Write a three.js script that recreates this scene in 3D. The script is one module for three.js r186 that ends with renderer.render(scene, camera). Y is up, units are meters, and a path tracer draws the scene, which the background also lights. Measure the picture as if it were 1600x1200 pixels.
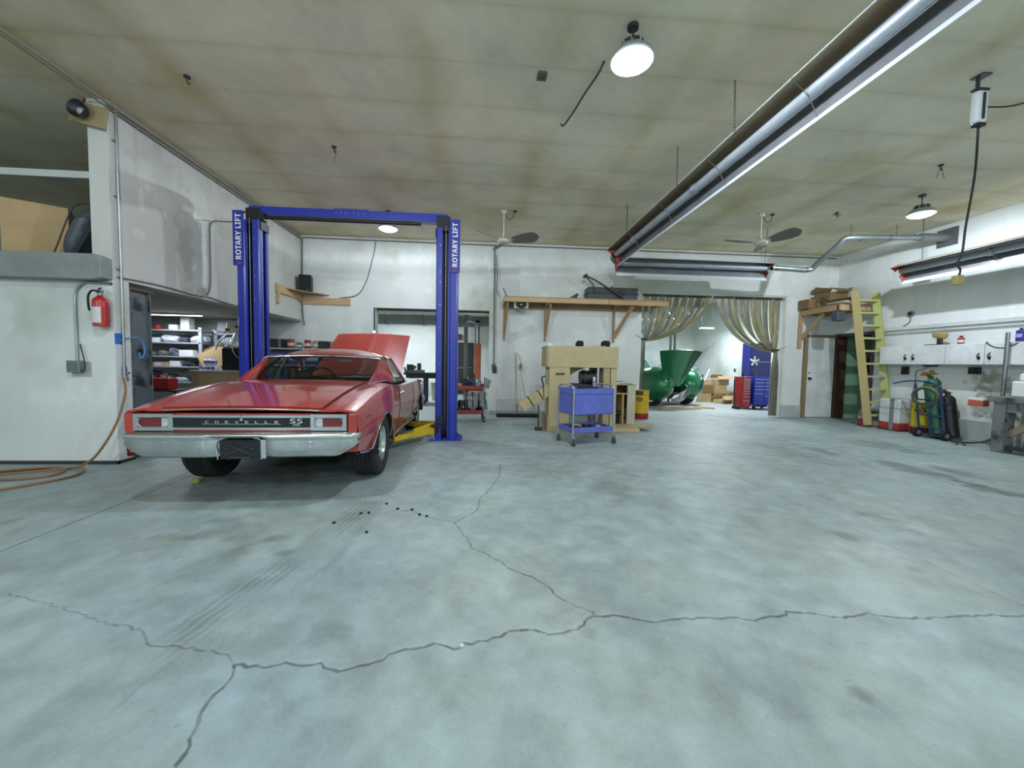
import * as THREE from 'three';
import { mergeGeometries, mergeVertices, toCreasedNormals } from 'three/addons/utils/BufferGeometryUtils.js';
import { RoundedBoxGeometry } from 'three/addons/geometries/RoundedBoxGeometry.js';
import { TextGeometry } from 'three/addons/geometries/TextGeometry.js';
import { FontLoader } from 'three/addons/loaders/FontLoader.js';
import { RectAreaLightUniformsLib } from 'three/addons/lights/RectAreaLightUniformsLib.js';

const scene = new THREE.Scene();
scene.background = new THREE.Color(0x000000);
// ---------- camera (level-ish wide lens on a tripod, 1.22 m above the floor)
const camera = new THREE.PerspectiveCamera(2 * Math.atan(600 / 604) * 180 / Math.PI, 4 / 3, 0.05, 80);
camera.position.set(0, 1.22, 0);
camera.rotation.set(-0.0531, -0.071, 0.0181, 'YXZ');
scene.add(camera);
// ---------- renderer and exposure
const renderer = new THREE.WebGLRenderer({ antialias: true });
renderer.toneMapping = THREE.LinearToneMapping;
renderer.toneMappingExposure = 1.36;
renderer.shadowMap.enabled = true;
RectAreaLightUniformsLib.init();
// ---------- lamps of the place: round LED high bays under the ceiling (x, y of glowing face, z, strength)
const LAMP_COLOR = new THREE.Color(0.875, 0.97, 1.08);
const HIGH_BAYS = [
  [1.17, 3.72, -3.24, 14, 'large round LED high bay lamp beside the ceiling cable tail'],
  [-1.83, 3.68, -7.48, 6.5, 'round LED high bay lamp hanging behind the blue lift beam'],
  [6.87, 3.70, -5.80, 15, 'round LED high bay lamp near the silver flue and right wall'],
  [-2.0, 3.72, -1.9, 9, 'round LED high bay lamp over the tail of the red car'],
  [4.6, 3.72, 1.6, 13, 'round LED high bay lamp over the open floor on the cabinet side'],
  [-4.2, 3.72, 2.0, 15, 'round LED high bay lamp over the open floor on the mezzanine side'],
  [0.6, 3.72, 4.6, 22, 'round LED high bay lamp in the middle of the entrance side'],
  [5.6, 3.72, 6.6, 24, 'round LED high bay lamp at the entrance corner on the cabinet side'],
  [-5.4, 3.72, 6.6, 24, 'round LED high bay lamp at the entrance corner on the mezzanine side'],
];
// strip lamps (centre, length along x or z, strength)
const STRIP_LAMPS = [
  { at: [-5.98, 2.035, -8.0], len: 0.95, axis: 'x', e: 120, w: 0.045, label: 'thin white tube lamp under the parts room soffit', name: 'tube_lamp' },
  { at: [5.0, 2.6, -13.7], len: 0.5, axis: 'x', e: 160, w: 0.16, label: 'bright ceiling lamp beyond the left curtain strips', name: 'bay_lamp' },
  { at: [7.9, 2.6, -13.4], len: 0.5, axis: 'x', e: 90, w: 0.14, label: 'bright lamp above the carton pile beyond the right curtain strips', name: 'bay_lamp' },
  { at: [6.9, 3.5, -11.4], len: 1.3, axis: 'x', e: 170, w: 0.2, label: 'long lamp over the green car', name: 'bay_lamp' },
  { at: [-2.6, 2.95, -12.9], len: 1.3, axis: 'x', e: 120, w: 0.2, label: 'long lamp over the machine bench in the back bay', name: 'bay_lamp' },
];

// ---------- small helpers
const V = (x, y, z) => new THREE.Vector3(x, y, z);
const rng = (s) => () => { s |= 0; s = s + 0x6D2B79F5 | 0; let t = Math.imul(s ^ s >>> 15, 1 | s); t = t + Math.imul(t ^ t >>> 7, 61 | t) ^ t; return ((t ^ t >>> 14) >>> 0) / 4294967296; };
const lerp = (a, b, t) => a + (b - a) * t, clamp = (x, a, b) => Math.min(b, Math.max(a, x)), sstep = (a, b, x) => { const t = clamp((x - a) / (b - a), 0, 1); return t * t * (3 - 2 * t); };
function table(pts) { return (z) => { // piecewise smooth lookup, pts sorted ascending
  if (z <= pts[0][0]) return pts[0][1];
  for (let i = 1; i < pts.length; i++) if (z <= pts[i][0]) { const [a, p] = pts[i - 1], [b, q] = pts[i]; const m0 = i > 1 ? (q - pts[i - 2][1]) / (b - pts[i - 2][0]) : (q - p) / (b - a), m1 = i < pts.length - 1 ? (pts[i + 1][1] - p) / (pts[i + 1][0] - a) : (q - p) / (b - a); const h = b - a, t = (z - a) / h; return (2 * t ** 3 - 3 * t * t + 1) * p + (t ** 3 - 2 * t * t + t) * h * m0 + (-2 * t ** 3 + 3 * t * t) * q + (t ** 3 - t * t) * h * m1; }
  return pts[pts.length - 1][1]; }; }
// hash noise
function h2(x, y, s) { let n = Math.imul(x, 374761393) ^ Math.imul(y, 668265263) ^ Math.imul(s, 2147483647 ^ 0x5bd1e995); n = Math.imul(n ^ (n >>> 13), 1274126177); n ^= n >>> 16; return (n >>> 0) / 4294967296; }
function vn(x, y, s, per) { const xi = Math.floor(x), yi = Math.floor(y), fx = x - xi, fy = y - yi; const w = (a) => per ? ((a % per) + per) % per : a; const u = fx * fx * (3 - 2 * fx), v = fy * fy * (3 - 2 * fy); const a = h2(w(xi), w(yi), s), b = h2(w(xi + 1), w(yi), s), c = h2(w(xi), w(yi + 1), s), d = h2(w(xi + 1), w(yi + 1), s); return a + (b - a) * u + (c - a) * v + (a - b - c + d) * u * v; }
function fbm(x, y, s, oct = 4, per = 0) { let a = 0.5, r = 0, n = 0, f = 1; for (let i = 0; i < oct; i++) { r += a * vn(x * f, y * f, s + i * 17, per ? per * f : 0); n += a; a *= 0.55; f *= 2; } return r / n; }
function dataTex(w, h, fn, srgb = true, repeat) { const d = new Uint8Array(w * h * 4); for (let j = 0; j < h; j++) for (let i = 0; i < w; i++) { const c = fn((i + 0.5) / w, (j + 0.5) / h, i, j), k = (j * w + i) * 4; d[k] = clamp(c[0], 0, 255); d[k + 1] = clamp(c[1], 0, 255); d[k + 2] = clamp(c[2], 0, 255); d[k + 3] = 255; } const t = new THREE.DataTexture(d, w, h); t.wrapS = t.wrapT = THREE.RepeatWrapping; t.magFilter = THREE.LinearFilter; t.minFilter = THREE.LinearMipmapLinearFilter; t.generateMipmaps = true; if (srgb) t.colorSpace = THREE.SRGBColorSpace; if (repeat) t.repeat.set(repeat[0], repeat[1]); t.needsUpdate = true; return t; }
// ---------- geometry helpers: every one returns a BufferGeometry
function xf(g, p = [0, 0, 0], r = [0, 0, 0]) { if (r[0] || r[1] || r[2]) g.applyMatrix4(new THREE.Matrix4().makeRotationFromEuler(new THREE.Euler(r[0], r[1], r[2], 'YXZ'))); g.translate(p[0], p[1], p[2]); return g; }
function bx(w, h, d, p, r, bev) { const b = bev === undefined ? Math.min(0.004, Math.min(w, h, d) * 0.2) : bev; return xf(b > 0 ? new RoundedBoxGeometry(w, h, d, 1, b) : new THREE.BoxGeometry(w, h, d), p, r); }
function bb(x0, x1, y0, y1, z0, z1, bev) { return bx(x1 - x0, y1 - y0, z1 - z0, [(x0 + x1) / 2, (y0 + y1) / 2, (z0 + z1) / 2], undefined, bev); }
function rod(a, b, r, seg = 10, r2) { const A = V(...a), B = V(...b), L = A.distanceTo(B); const g = new THREE.CylinderGeometry(r2 === undefined ? r : r2, r, L, seg); g.applyQuaternion(new THREE.Quaternion().setFromUnitVectors(V(0, 1, 0), B.clone().sub(A).normalize())); g.translate((a[0] + b[0]) / 2, (a[1] + b[1]) / 2, (a[2] + b[2]) / 2); return g; }
function beam(a, b, w, h) { const A = V(...a), B = V(...b), L = A.distanceTo(B); const g = new RoundedBoxGeometry(w, h, L, 1, Math.min(0.004, w * 0.2, h * 0.2)); const m = new THREE.Matrix4().lookAt(B, A, V(0, 1, 0)); g.applyMatrix4(m); g.translate((a[0] + b[0]) / 2, (a[1] + b[1]) / 2, (a[2] + b[2]) / 2); return g; }
function tube(pts, r, n = 0, seg = 7, closed = false) { const c = new THREE.CatmullRomCurve3(pts.map(p => V(...p)), closed, 'centripetal'); return new THREE.TubeGeometry(c, n || pts.length * 6, r, seg, closed); }
function lathe(prof, seg = 24, p, r) { return xf(new THREE.LatheGeometry(prof.map(q => new THREE.Vector2(q[0], q[1])), seg), p, r); }
function prism(poly, depth, bev = 0, holes = []) { const s = new THREE.Shape(poly.map(q => new THREE.Vector2(q[0], q[1]))); for (const h of holes) s.holes.push(new THREE.Path(h.map(q => new THREE.Vector2(q[0], q[1])))); return new THREE.ExtrudeGeometry(s, { depth, bevelEnabled: bev > 0, bevelSize: bev, bevelThickness: bev, bevelSegments: 1, curveSegments: 10 }); }
function grid(nu, nv, fn, closeU = false) { const pos = [], uv = [], idx = []; for (let j = 0; j <= nv; j++) for (let i = 0; i <= nu; i++) { const p = fn(i / nu, j / nv); pos.push(p[0], p[1], p[2]); uv.push(i / nu, j / nv); } for (let j = 0; j < nv; j++) for (let i = 0; i < nu; i++) { const a = j * (nu + 1) + i, b = a + 1, c = a + nu + 1, d = c + 1; idx.push(a, b, d, a, d, c); } const g = new THREE.BufferGeometry(); g.setAttribute('position', new THREE.Float32BufferAttribute(pos, 3)); g.setAttribute('uv', new THREE.Float32BufferAttribute(uv, 2)); g.setIndex(idx); g.computeVertexNormals(); return g; }
function sheet(nu, nv, fn, th) { // two faces and a closed rim, th metres thick along the surface normal
  const a = grid(nu, nv, fn), n = a.attributes.normal, p = a.attributes.position; const N = (nu + 1) * (nv + 1), pos = [...p.array], uv = [...a.attributes.uv.array, ...a.attributes.uv.array], idx = [...a.index.array]; for (let i = 0; i < N; i++) pos.push(p.getX(i) - n.getX(i) * th, p.getY(i) - n.getY(i) * th, p.getZ(i) - n.getZ(i) * th); const m = a.index.array; for (let i = 0; i < m.length; i += 3) idx.push(m[i] + N, m[i + 2] + N, m[i + 1] + N); const edge = (i, j) => idx.push(i, i + N, j + N, i, j + N, j); for (let i = 0; i < nu; i++) { edge(i + 1, i); edge(nv * (nu + 1) + i, nv * (nu + 1) + i + 1); } for (let j = 0; j < nv; j++) { edge(j * (nu + 1), (j + 1) * (nu + 1)); edge((j + 1) * (nu + 1) + nu, j * (nu + 1) + nu); }
  const g = new THREE.BufferGeometry(); g.setAttribute('position', new THREE.Float32BufferAttribute(pos, 3)); g.setAttribute('uv', new THREE.Float32BufferAttribute(uv, 2)); g.setIndex(idx); return toCreasedNormals(g, 0.7); }
function blob(w, h, d, seed, amp = 0.18, p, r) { const g = new THREE.IcosahedronGeometry(0.5, 3), a = g.attributes.position; for (let i = 0; i < a.count; i++) { const x = a.getX(i), y = a.getY(i), z = a.getZ(i); const n = 1 + amp * 2 * (fbm(x * 4 + z * 2.3 + 9, y * 4 - z * 3.1 + 5, seed, 3) - 0.5); const sq = (t) => Math.sign(t) * Math.pow(Math.abs(t) * 2, 0.7) / 2; a.setXYZ(i, sq(x) * n * w, Math.max(sq(y) * n, -0.46) * h, sq(z) * n * d); } g.computeVertexNormals(); return xf(g, p, r); }
function mirX(g) { const c = g.clone(); c.scale(-1, 1, 1); if (c.index) { const i = c.index.array; for (let k = 0; k < i.length; k += 3) { const t = i[k]; i[k] = i[k + 1]; i[k + 1] = t; } } else { for (const nm of Object.keys(c.attributes)) { const at = c.attributes[nm], s = at.itemSize, A = at.array; for (let k = 0; k < at.count; k += 3) for (let q = 0; q < s; q++) { const t = A[k * s + q]; A[k * s + q] = A[(k + 1) * s + q]; A[(k + 1) * s + q] = t; } } } return c; }
function boxUV(g) { const p = g.attributes.position, n = g.attributes.normal, uv = new Float32Array(p.count * 2); for (let i = 0; i < p.count; i++) { const ax = Math.abs(n.getX(i)), ay = Math.abs(n.getY(i)), az = Math.abs(n.getZ(i)); let u, v; if (ay >= ax && ay >= az) { u = p.getX(i); v = p.getZ(i); } else if (ax >= az) { u = p.getZ(i); v = p.getY(i); } else { u = p.getX(i); v = p.getY(i); } uv[i * 2] = u; uv[i * 2 + 1] = v; } g.setAttribute('uv', new THREE.BufferAttribute(uv, 2)); return g; }
function merge(list, keepUV) { const a = (Array.isArray(list) ? list : [list]).flat(Infinity).map(g => { let q = g.index ? g.toNonIndexed() : g.clone(); for (const k of Object.keys(q.attributes)) if (!['position', 'normal', 'uv'].includes(k)) q.deleteAttribute(k); if (!q.attributes.normal) q.computeVertexNormals(); if (!q.attributes.uv) q.setAttribute('uv', new THREE.BufferAttribute(new Float32Array(q.attributes.position.count * 2), 2)); return q; }); const g = a.length > 1 ? mergeGeometries(a) : a[0]; return keepUV ? g : boxUV(g); }
// ---------- scene helpers
const counts = {};
function numbered(n) { const k = counts[n] = (counts[n] ?? -1) + 1; return k ? n + '_' + String(k).padStart(3, '0') : n; }
function part(name, geos, material, parent, label, keepUV) { const m = new THREE.Mesh(merge(geos, keepUV), material); m.name = name; m.castShadow = m.receiveShadow = true; if (label) m.userData.label = label; parent.add(m); return m; }
function thing(name, label, category, p = [0, 0, 0], turn = 0, group) { const o = new THREE.Group(); o.name = numbered(name); o.position.set(...p); o.rotation.y = turn; o.userData = { label, category }; if (group) o.userData.group = group; scene.add(o); return o; }
function solo(name, label, category, geos, material, p = [0, 0, 0], turn = 0, group, keepUV) { const m = new THREE.Mesh(merge(geos, keepUV), material); m.name = numbered(name); m.castShadow = m.receiveShadow = true; m.position.set(...p); m.rotation.y = turn; m.userData = { label, category }; if (group) m.userData.group = group; scene.add(m); return m; }
function struct(name, geos, material, keepUV) { const m = new THREE.Mesh(merge(geos, keepUV), material); m.name = name; m.castShadow = m.receiveShadow = true; m.userData = { kind: 'structure' }; scene.add(m); return m; }
function structGroup(name) { const m = new THREE.Group(); m.name = name; m.userData = { kind: 'structure' }; scene.add(m); return m; }
function copyOf(o, p, turn = 0, label, group) { const c = o.clone(); c.name = numbered(o.name.replace(/_\d{3}$/, '')); c.userData = { ...o.userData }; c.position.set(...p); c.rotation.y = turn; if (label) c.userData.label = label; if (group) c.userData.group = group; scene.add(c); return c; }
const font = await new FontLoader().loadAsync('fonts/droid/droid_sans_bold.typeface.json');
const fontR = await new FontLoader().loadAsync('fonts/droid/droid_sans_regular.typeface.json');
function text(s, size, depth, p, r, f = font, width) { const g = new TextGeometry(s, { font: f, size, depth, curveSegments: 3, bevelEnabled: false }); g.computeBoundingBox(); const b = g.boundingBox; g.translate(-(b.min.x + b.max.x) / 2, -(b.min.y + b.max.y) / 2, 0); if (width) g.scale(width / (b.max.x - b.min.x), 1, 1); return xf(g, p, r); }

// ---------- material helpers
const mottle = dataTex(512, 512, (u, v) => { const a = fbm(u * 6, v * 6, 3, 5, 6), b = fbm(u * 40, v * 40, 9, 2, 40); const k = 255 * (0.84 + 0.18 * a + 0.05 * (b - 0.5)); return [k, k, k]; });
const grime = dataTex(512, 512, (u, v) => { const a = fbm(u * 5, v * 5, 21, 5, 5), b = fbm(u * 18, v * 18, 29, 3, 18); let k = 0.98 - 0.5 * sstep(0.52, 0.78, a) - 0.28 * sstep(0.6, 0.8, b); return [255 * k, 250 * k, 240 * k]; });
const fine = dataTex(256, 256, (u, v) => { const k = 255 * fbm(u * 32, v * 32, 5, 3, 32); return [k, k, k]; }, false);
function rep(t, s) { const c = t.clone(); c.repeat.set(1 / s, 1 / s); c.needsUpdate = true; return c; }
const mottle1 = rep(mottle, 1.1), grime1 = rep(grime, 1.3), fine1 = rep(fine, 0.5);
function M(hex, rough = 0.6, metal = 0, o = {}) { return new THREE.MeshPhysicalMaterial({ color: hex, roughness: rough, metalness: metal, ...o }); }
const worn = (hex, rough = 0.6, metal = 0, o = {}) => M(hex, rough, metal, { map: mottle1, ...o });
const dirty = (hex, rough = 0.7, metal = 0, o = {}) => M(hex, rough, metal, { map: grime1, ...o });
const woodTex = rep(dataTex(512, 512, (u, v) => { const w = fbm(u * 3, v * 3, 41, 3, 3); const g = Math.sin((v * 34 + w * 7) * Math.PI * 2) * 0.5 + 0.5; const f = fbm(u * 4, v * 128, 47, 2, 4); const k = 0.84 + 0.045 * g + 0.12 * f; return [255 * k, 250 * k, 238 * k]; }), 0.8);
const cardTex = rep(dataTex(256, 256, (u, v) => { const k = 0.86 + 0.1 * fbm(u * 5, v * 5, 61, 4, 5) + 0.04 * Math.sin(u * Math.PI * 2 * 64); return [255 * k, 252 * k, 246 * k]; }), 0.5);
const MAT = {
  wallPaint: null, chrome: M(0xd9dee0, 0.12, 1), steel: worn(0x9aa0a3, 0.38, 1), galv: worn(0xaeb6b8, 0.42, 0.9), darkSteel: worn(0x4a4d50, 0.5, 0.7), black: M(0x0e0f11, 0.5), rubber: worn(0x1c1d1f, 0.85), blackPlastic: M(0x17181b, 0.42),
  blue: M(0x1a2f9c, 0.33, 0, { clearcoat: 0.4, clearcoatRoughness: 0.25 }), white: M(0xd9dcd8, 0.5), offwhite: worn(0xc9c9bd, 0.6), red: M(0xa31c1c, 0.35, 0, { clearcoat: 0.5 }), orange: worn(0xc8603a, 0.6), yellow: worn(0xd9bd2c, 0.5), wood: M(0xd0b48e, 0.75, 0, { map: woodTex }), darkWood: M(0xae9272, 0.75, 0, { map: woodTex }), greenWood: M(0xb9c07e, 0.72, 0, { map: woodTex }), card: M(0xc2a87e, 0.85, 0, { map: cardTex }), cardDark: M(0x927852, 0.85, 0, { map: cardTex }), grey: worn(0x80868a, 0.6), cable: M(0x2a2a2a, 0.6), brass: worn(0xb08a3c, 0.35, 0.9), concrete: null,
};
// =====================================================================  THE SETTING
const CRACKS = [ // [half width m, darkness, points x,z]
  [0.006, 0.62, [[-0.98, -1.55], [-0.82, -1.53], [-0.78, -1.55], [-0.71, -1.53], [-0.64, -1.54], [-0.55, -1.50], [-0.45, -1.53], [-0.40, -1.55], [-0.35, -1.59], [-0.23, -1.62], [-0.17, -1.63], [-0.12, -1.59], [-0.07, -1.62], [0.03, -1.64], [0.14, -1.70], [0.24, -1.70], [0.31, -1.67], [0.44, -1.69], [0.52, -1.76], [0.56, -1.79], [0.68, -1.78], [0.76, -1.74], [0.85, -1.73], [0.95, -1.75], [1.14, -1.74], [1.24, -1.74], [1.32, -1.72], [1.48, -1.75], [1.53, -1.77], [1.63, -1.77], [1.72, -1.72], [1.81, -1.72], [1.94, -1.75], [1.99, -1.72], [2.12, -1.70], [2.34, -1.70], [2.54, -1.71], [2.72, -1.69], [3.07, -1.69], [3.6, -1.72]]],
  [0.0055, 0.6, [[-0.98, -1.55], [-0.95, -1.48], [-0.96, -1.41], [-0.96, -1.34], [-0.94, -1.30], [-0.90, -1.19], [-0.88, -0.9]]],
  [0.004, 0.32, [[-0.99, -1.56], [-1.05, -1.61], [-1.13, -1.63], [-1.24, -1.66], [-1.36, -1.67], [-1.43, -1.69], [-1.48, -1.75], [-1.59, -1.80], [-1.78, -1.86], [-2.03, -1.96], [-2.20, -2.02], [-2.47, -2.10], [-2.9, -2.2]]],
  [0.005, 0.5, [[0.56, -1.79], [0.55, -1.81], [0.48, -1.87], [0.41, -1.93], [0.36, -2.04], [0.28, -2.14], [0.18, -2.22], [0.15, -2.26], [0.04, -2.40], [-0.07, -2.50], [-0.10, -2.63], [-0.17, -2.79], [-0.21, -2.92], [-0.04, -3.16], [-0.03, -3.42], [0.07, -3.68], [0.17, -4.10], [0.2, -4.6]]],
  [0.005, 0.45, [[-0.21, -2.92], [-0.43, -3.02], [-0.56, -3.14], [-0.71, -3.19]]],
];
const STAINS = [ // x, z, rx, rz, strength, warm
  [-1.40, -2.67, .10, .07, .22, 1], [-1.25, -2.49, .06, .05, .25, 0], [-1.56, -2.45, .16, .1, .14, 1], [-0.66, -1.72, .1, .07, .15, 0], [-1.86, -2.81, .3, .22, .16, 1], [-2.1, -2.62, .22, .16, .14, 1], [3.22, -2.84, .12, .22, .2, 0], [3.1, -2.6, .2, .3, .12, 0], [5.28, -4.32, .2, .5, .3, 0], [5.27, -3.54, .14, .3, .5, 0], [5.69, -4.18, .16, .3, .3, 0], [3.29, -3.44, .1, .12, .14, 0], [2.65, -2.59, .1, .09, .3, 1], [6.48, -5.59, .3, .6, .26, 0], [6.6, -8.7, .6, .4, .2, 0], [5.26, -7.48, .5, .3, .12, 0], [2.66, -2.13, .06, .06, .25, 0], [0.49, -1.66, .06, .05, .2, 0], [1.43, -1.29, .05, .08, .3, 0], [3.6, -4.0, .25, .5, .14, 1], [-2.3, -4.0, .8, .5, .08, 1], [1.2, -3.6, .3, .3, .1, 0], [0.4, -4.4, .5, .3, .09, 1], [2.2, -1.5, .25, .1, .12, 0], [1.0, -1.35, .3, .14, .12, 0], [0.5, -2.9, .4, .3, .06, 0], [7.2, -7.6, .5, .5, .14, 0], [4.4, -5.2, .3, .6, .15, 0], [5.0, -5.4, .15, .7, .22, 0], [-1.98, -5.2, .7, 1.4, .2, 1], [1.1, -5.2, .35, .12, .1, 0], [-3.9, -2.9, .5, .2, .12, 0], [-0.3, -2.2, .35, .2, .06, 0],
];
const segs = []; { const R = rng(77); for (const [w, k, pts] of CRACKS) { let prev = pts[0]; for (let i = 1; i < pts.length; i++) { const a = pts[i - 1], b = pts[i], n = Math.max(2, Math.round(Math.hypot(b[0] - a[0], b[1] - a[1]) / 0.03)); for (let j = 1; j <= n; j++) { const t = j / n, q = [lerp(a[0], b[0], t) + (R() - .5) * .018, lerp(a[1], b[1], t) + (R() - .5) * .018]; segs.push([prev[0], prev[1], q[0], q[1], w * (0.35 + 1.0 * R()), k * (0.55 + 0.55 * R())]); prev = q; } } } }
const CELL = 0.25, segMap = new Map();
for (const s of segs) { const x0 = Math.floor((Math.min(s[0], s[2]) - .05) / CELL), x1 = Math.floor((Math.max(s[0], s[2]) + .05) / CELL), z0 = Math.floor((Math.min(s[1], s[3]) - .05) / CELL), z1 = Math.floor((Math.max(s[1], s[3]) + .05) / CELL); for (let i = x0; i <= x1; i++) for (let j = z0; j <= z1; j++) { const k = i * 1000 + j; if (!segMap.has(k)) segMap.set(k, []); segMap.get(k).push(s); } }
function crackAt(x, z, px) { const l = segMap.get(Math.floor(x / CELL) * 1000 + Math.floor(z / CELL)); let d = 0; if (!l) return 0; for (const s of l) { const vx = s[2] - s[0], vz = s[3] - s[1], t = clamp(((x - s[0]) * vx + (z - s[1]) * vz) / (vx * vx + vz * vz + 1e-9), 0, 1), e = Math.hypot(x - s[0] - vx * t, z - s[1] - vz * t); const k = s[5] * (1 - sstep(s[4] * 0.5, s[4] * 1.2 + px * 0.6, e)); if (k > d) d = k; } return d; }
function floorShade(x, z, px) { // returns [r,g,b] 0..1 reflectance-like sRGB
  const big = fbm(x * 0.45 + 3, z * 0.45 + 8, 11, 4), mid = fbm(x * 1.9, z * 1.9, 23, 4), sm = fbm(x * 9, z * 9, 31, 3), sp = vn(x * 110, z * 110, 37), brush = fbm(x * 3.2 + z * 1.1, z * 0.8 - x * 0.5, 43, 3);
  let k = 0.93 + 0.09 * (big - 0.5) + 0.085 * (mid - 0.5) + 0.2 * (sm - 0.5) + 0.05 * (sp - 0.5) + 0.07 * (brush - 0.5), warm = 0.065 * (fbm(x * 1.4 + 20, z * 1.4, 53, 4) - 0.5);
  k -= 0.04 * sstep(0.6, 0.72, fbm(x * 1.2 + 7, z * 1.2 + 2, 71, 4)) ; k += 0.05 * sstep(0.62, 0.75, fbm(x * 1.5 + 40, z * 1.5 + 2, 73, 4));
  if (vn(x * 31 + 5, z * 31, 83) > 0.955) k -= 0.1 * vn(x * 9, z * 9, 3);
  for (const s of STAINS) { const dx = (x - s[0]) / s[2], dz = (z - s[1]) / s[3], d = dx * dx + dz * dz; if (d < 3.5) { const e = Math.sqrt(d) + 2.0 * (fbm(x * 7, z * 7, 91, 4) - 0.5); const a = 0.62 * s[4] * (1 - sstep(0.3, 1.35, e)); k -= a; warm += s[5] * a * 0.2; } }
  // tyre tracks: parallel ribs
  const tz = clamp((z + 1.45) / -1.9, 0, 1); if (z < -1.35 && z > -3.4) { const cx = lerp(-1.36, -0.98, tz) , o = x - cx; if (Math.abs(o) < 0.11) { const rib = 0.5 + 0.5 * Math.sin(o * 2 * Math.PI / 0.045 + Math.sin(z * 40) * .6); const a = 0.12 * rib * sstep(0.35, 0.62, fbm(x * 5, z * 2, 97, 3)); k -= a; warm += a * 0.1; } }
  // saw-cut joints
  for (const [jx, jw, ja] of [[-2.98 - 0.035 * sstep(-2.5, -4.4, z), 0.005, 0.45], [2.83, 0.004, 0.14]]) { const d = Math.abs(x - jx); if (d < 0.06) k -= ja * (1 - sstep(jw * .5, jw + px * 0.7, d)) ; }
  k -= 0.62 * crackAt(x, z, px); const hz = crackAt(x + 0.006, z + 0.012, px + 0.02); k += 0.05 * hz;
  return [k * (0.955 + warm), k * (1.0 + warm * 0.35), k * (0.975 - warm)];
}
const FC = [166, 174, 177];
function floorTex(x0, x1, z0, z1, w, h) { const px = (x1 - x0) / w; return dataTex(w, h, (u, v) => { const c = floorShade(lerp(x0, x1, u), lerp(z0, z1, v), px); return [c[0] * FC[0], c[1] * FC[1], c[2] * FC[2]]; }); }
const bumpTiny = rep(fine, 0.22);
{
  const floor = structGroup('floor');
  const N = [-3.1, 3.9, -4.0, -0.5], F = [-9.5, 9.5, -9.5, 4.6];
  const tN = floorTex(...N, 1792, 896), tF = floorTex(...F, 1536, 1152);
  const mN = M(0xffffff, 0.5, 0, { map: tN, bumpMap: null }), mF = M(0xffffff, 0.5, 0, { map: tF });
  const slab = (x0, x1, z0, z1, mat, R) => { const g = new THREE.BoxGeometry(x1 - x0, 0.15, z1 - z0); g.translate((x0 + x1) / 2, -0.075, (z0 + z1) / 2); const p = g.attributes.position, uv = g.attributes.uv; for (let i = 0; i < p.count; i++) uv.setXY(i, (p.getX(i) - R[0]) / (R[1] - R[0]), (p.getZ(i) - R[2]) / (R[3] - R[2])); part('slab', g, mat, floor, undefined, true); };
  slab(...N, mN, N);
  slab(F[0], F[1], F[2], N[2], mF, F); slab(F[0], F[1], N[3], F[3], mF, F); slab(F[0], N[0], N[2], N[3], mF, F); slab(N[1], F[1], N[2], N[3], mF, F);
  part('slab', bb(-9.5, 9.5, -0.15, 0, 4.6, 9.45, 0), M(0xa9b2af, 0.5, 0, { map: rep(mottle, 3.1) }), floor);
  const mB = M(0xa9b2af, 0.5, 0, { map: rep(mottle, 3.1) });
  part('slab', bb(-9.5, 9.5, -0.15, 0, -18.4, -9.5, 0), mB, floor);
}
// ceiling boards: smoke-stained along the joints
const CB = [-9.5, 9.0, -9.11, 9.45];
const ceilTex = dataTex(1024, 768, (u, v) => { const x = lerp(CB[0], CB[1], u), z = lerp(CB[2], CB[3], v); const big = fbm(x * .5, z * .5, 111, 4), mid = fbm(x * 2.2, z * 2.2, 113, 4), sm = fbm(x * 14, z * 14, 117, 2);
  let k = 0.95 + 0.14 * (big - .5) + 0.12 * (mid - .5) + 0.04 * (sm - .5), br = 0.5 * sstep(0.48, 0.8, fbm(x * .8 + 4, z * .8 + 9, 119, 4));
  const wob = 0.12 * (fbm(x * 1.5, z * 1.5, 127, 3) - .5), sx = ((x + 0.62 + wob) / 1.22), fx = Math.abs(sx - Math.round(sx)) * 1.22; const on = sstep(.36, .66, fbm(Math.round(sx) * 7.3, z * 0.7, 131, 3));
  br += 0.24 * on * Math.exp(-(fx * fx) / 0.014) + 0.22 * on * Math.exp(-(fx * fx) / 0.07);
  const sz = (z + 0.1 + wob * .3) / 0.61, fz = Math.abs(sz - Math.round(sz)) * 0.61; const on2 = sstep(.3, .7, fbm(x * 0.6, Math.round(sz) * 5.1, 137, 3)); br += 0.2 * on2 * Math.exp(-(fz * fz) / 0.004); k -= 0.045 * Math.exp(-(fz * fz) / 0.0002);
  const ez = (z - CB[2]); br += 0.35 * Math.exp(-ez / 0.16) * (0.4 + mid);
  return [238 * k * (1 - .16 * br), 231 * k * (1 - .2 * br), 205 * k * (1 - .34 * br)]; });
{
  const g = new THREE.BoxGeometry(CB[1] - CB[0], 0.2, CB[3] - CB[2]); g.translate((CB[0] + CB[1]) / 2, 4.1, (CB[2] + CB[3]) / 2); const p = g.attributes.position, uv = g.attributes.uv; for (let i = 0; i < p.count; i++) uv.setXY(i, (p.getX(i) - CB[0]) / (CB[1] - CB[0]), (p.getZ(i) - CB[2]) / (CB[3] - CB[2]));
  struct('ceiling', g, M(0xffffff, 0.85, 0, { map: ceilTex }), true);
}
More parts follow.
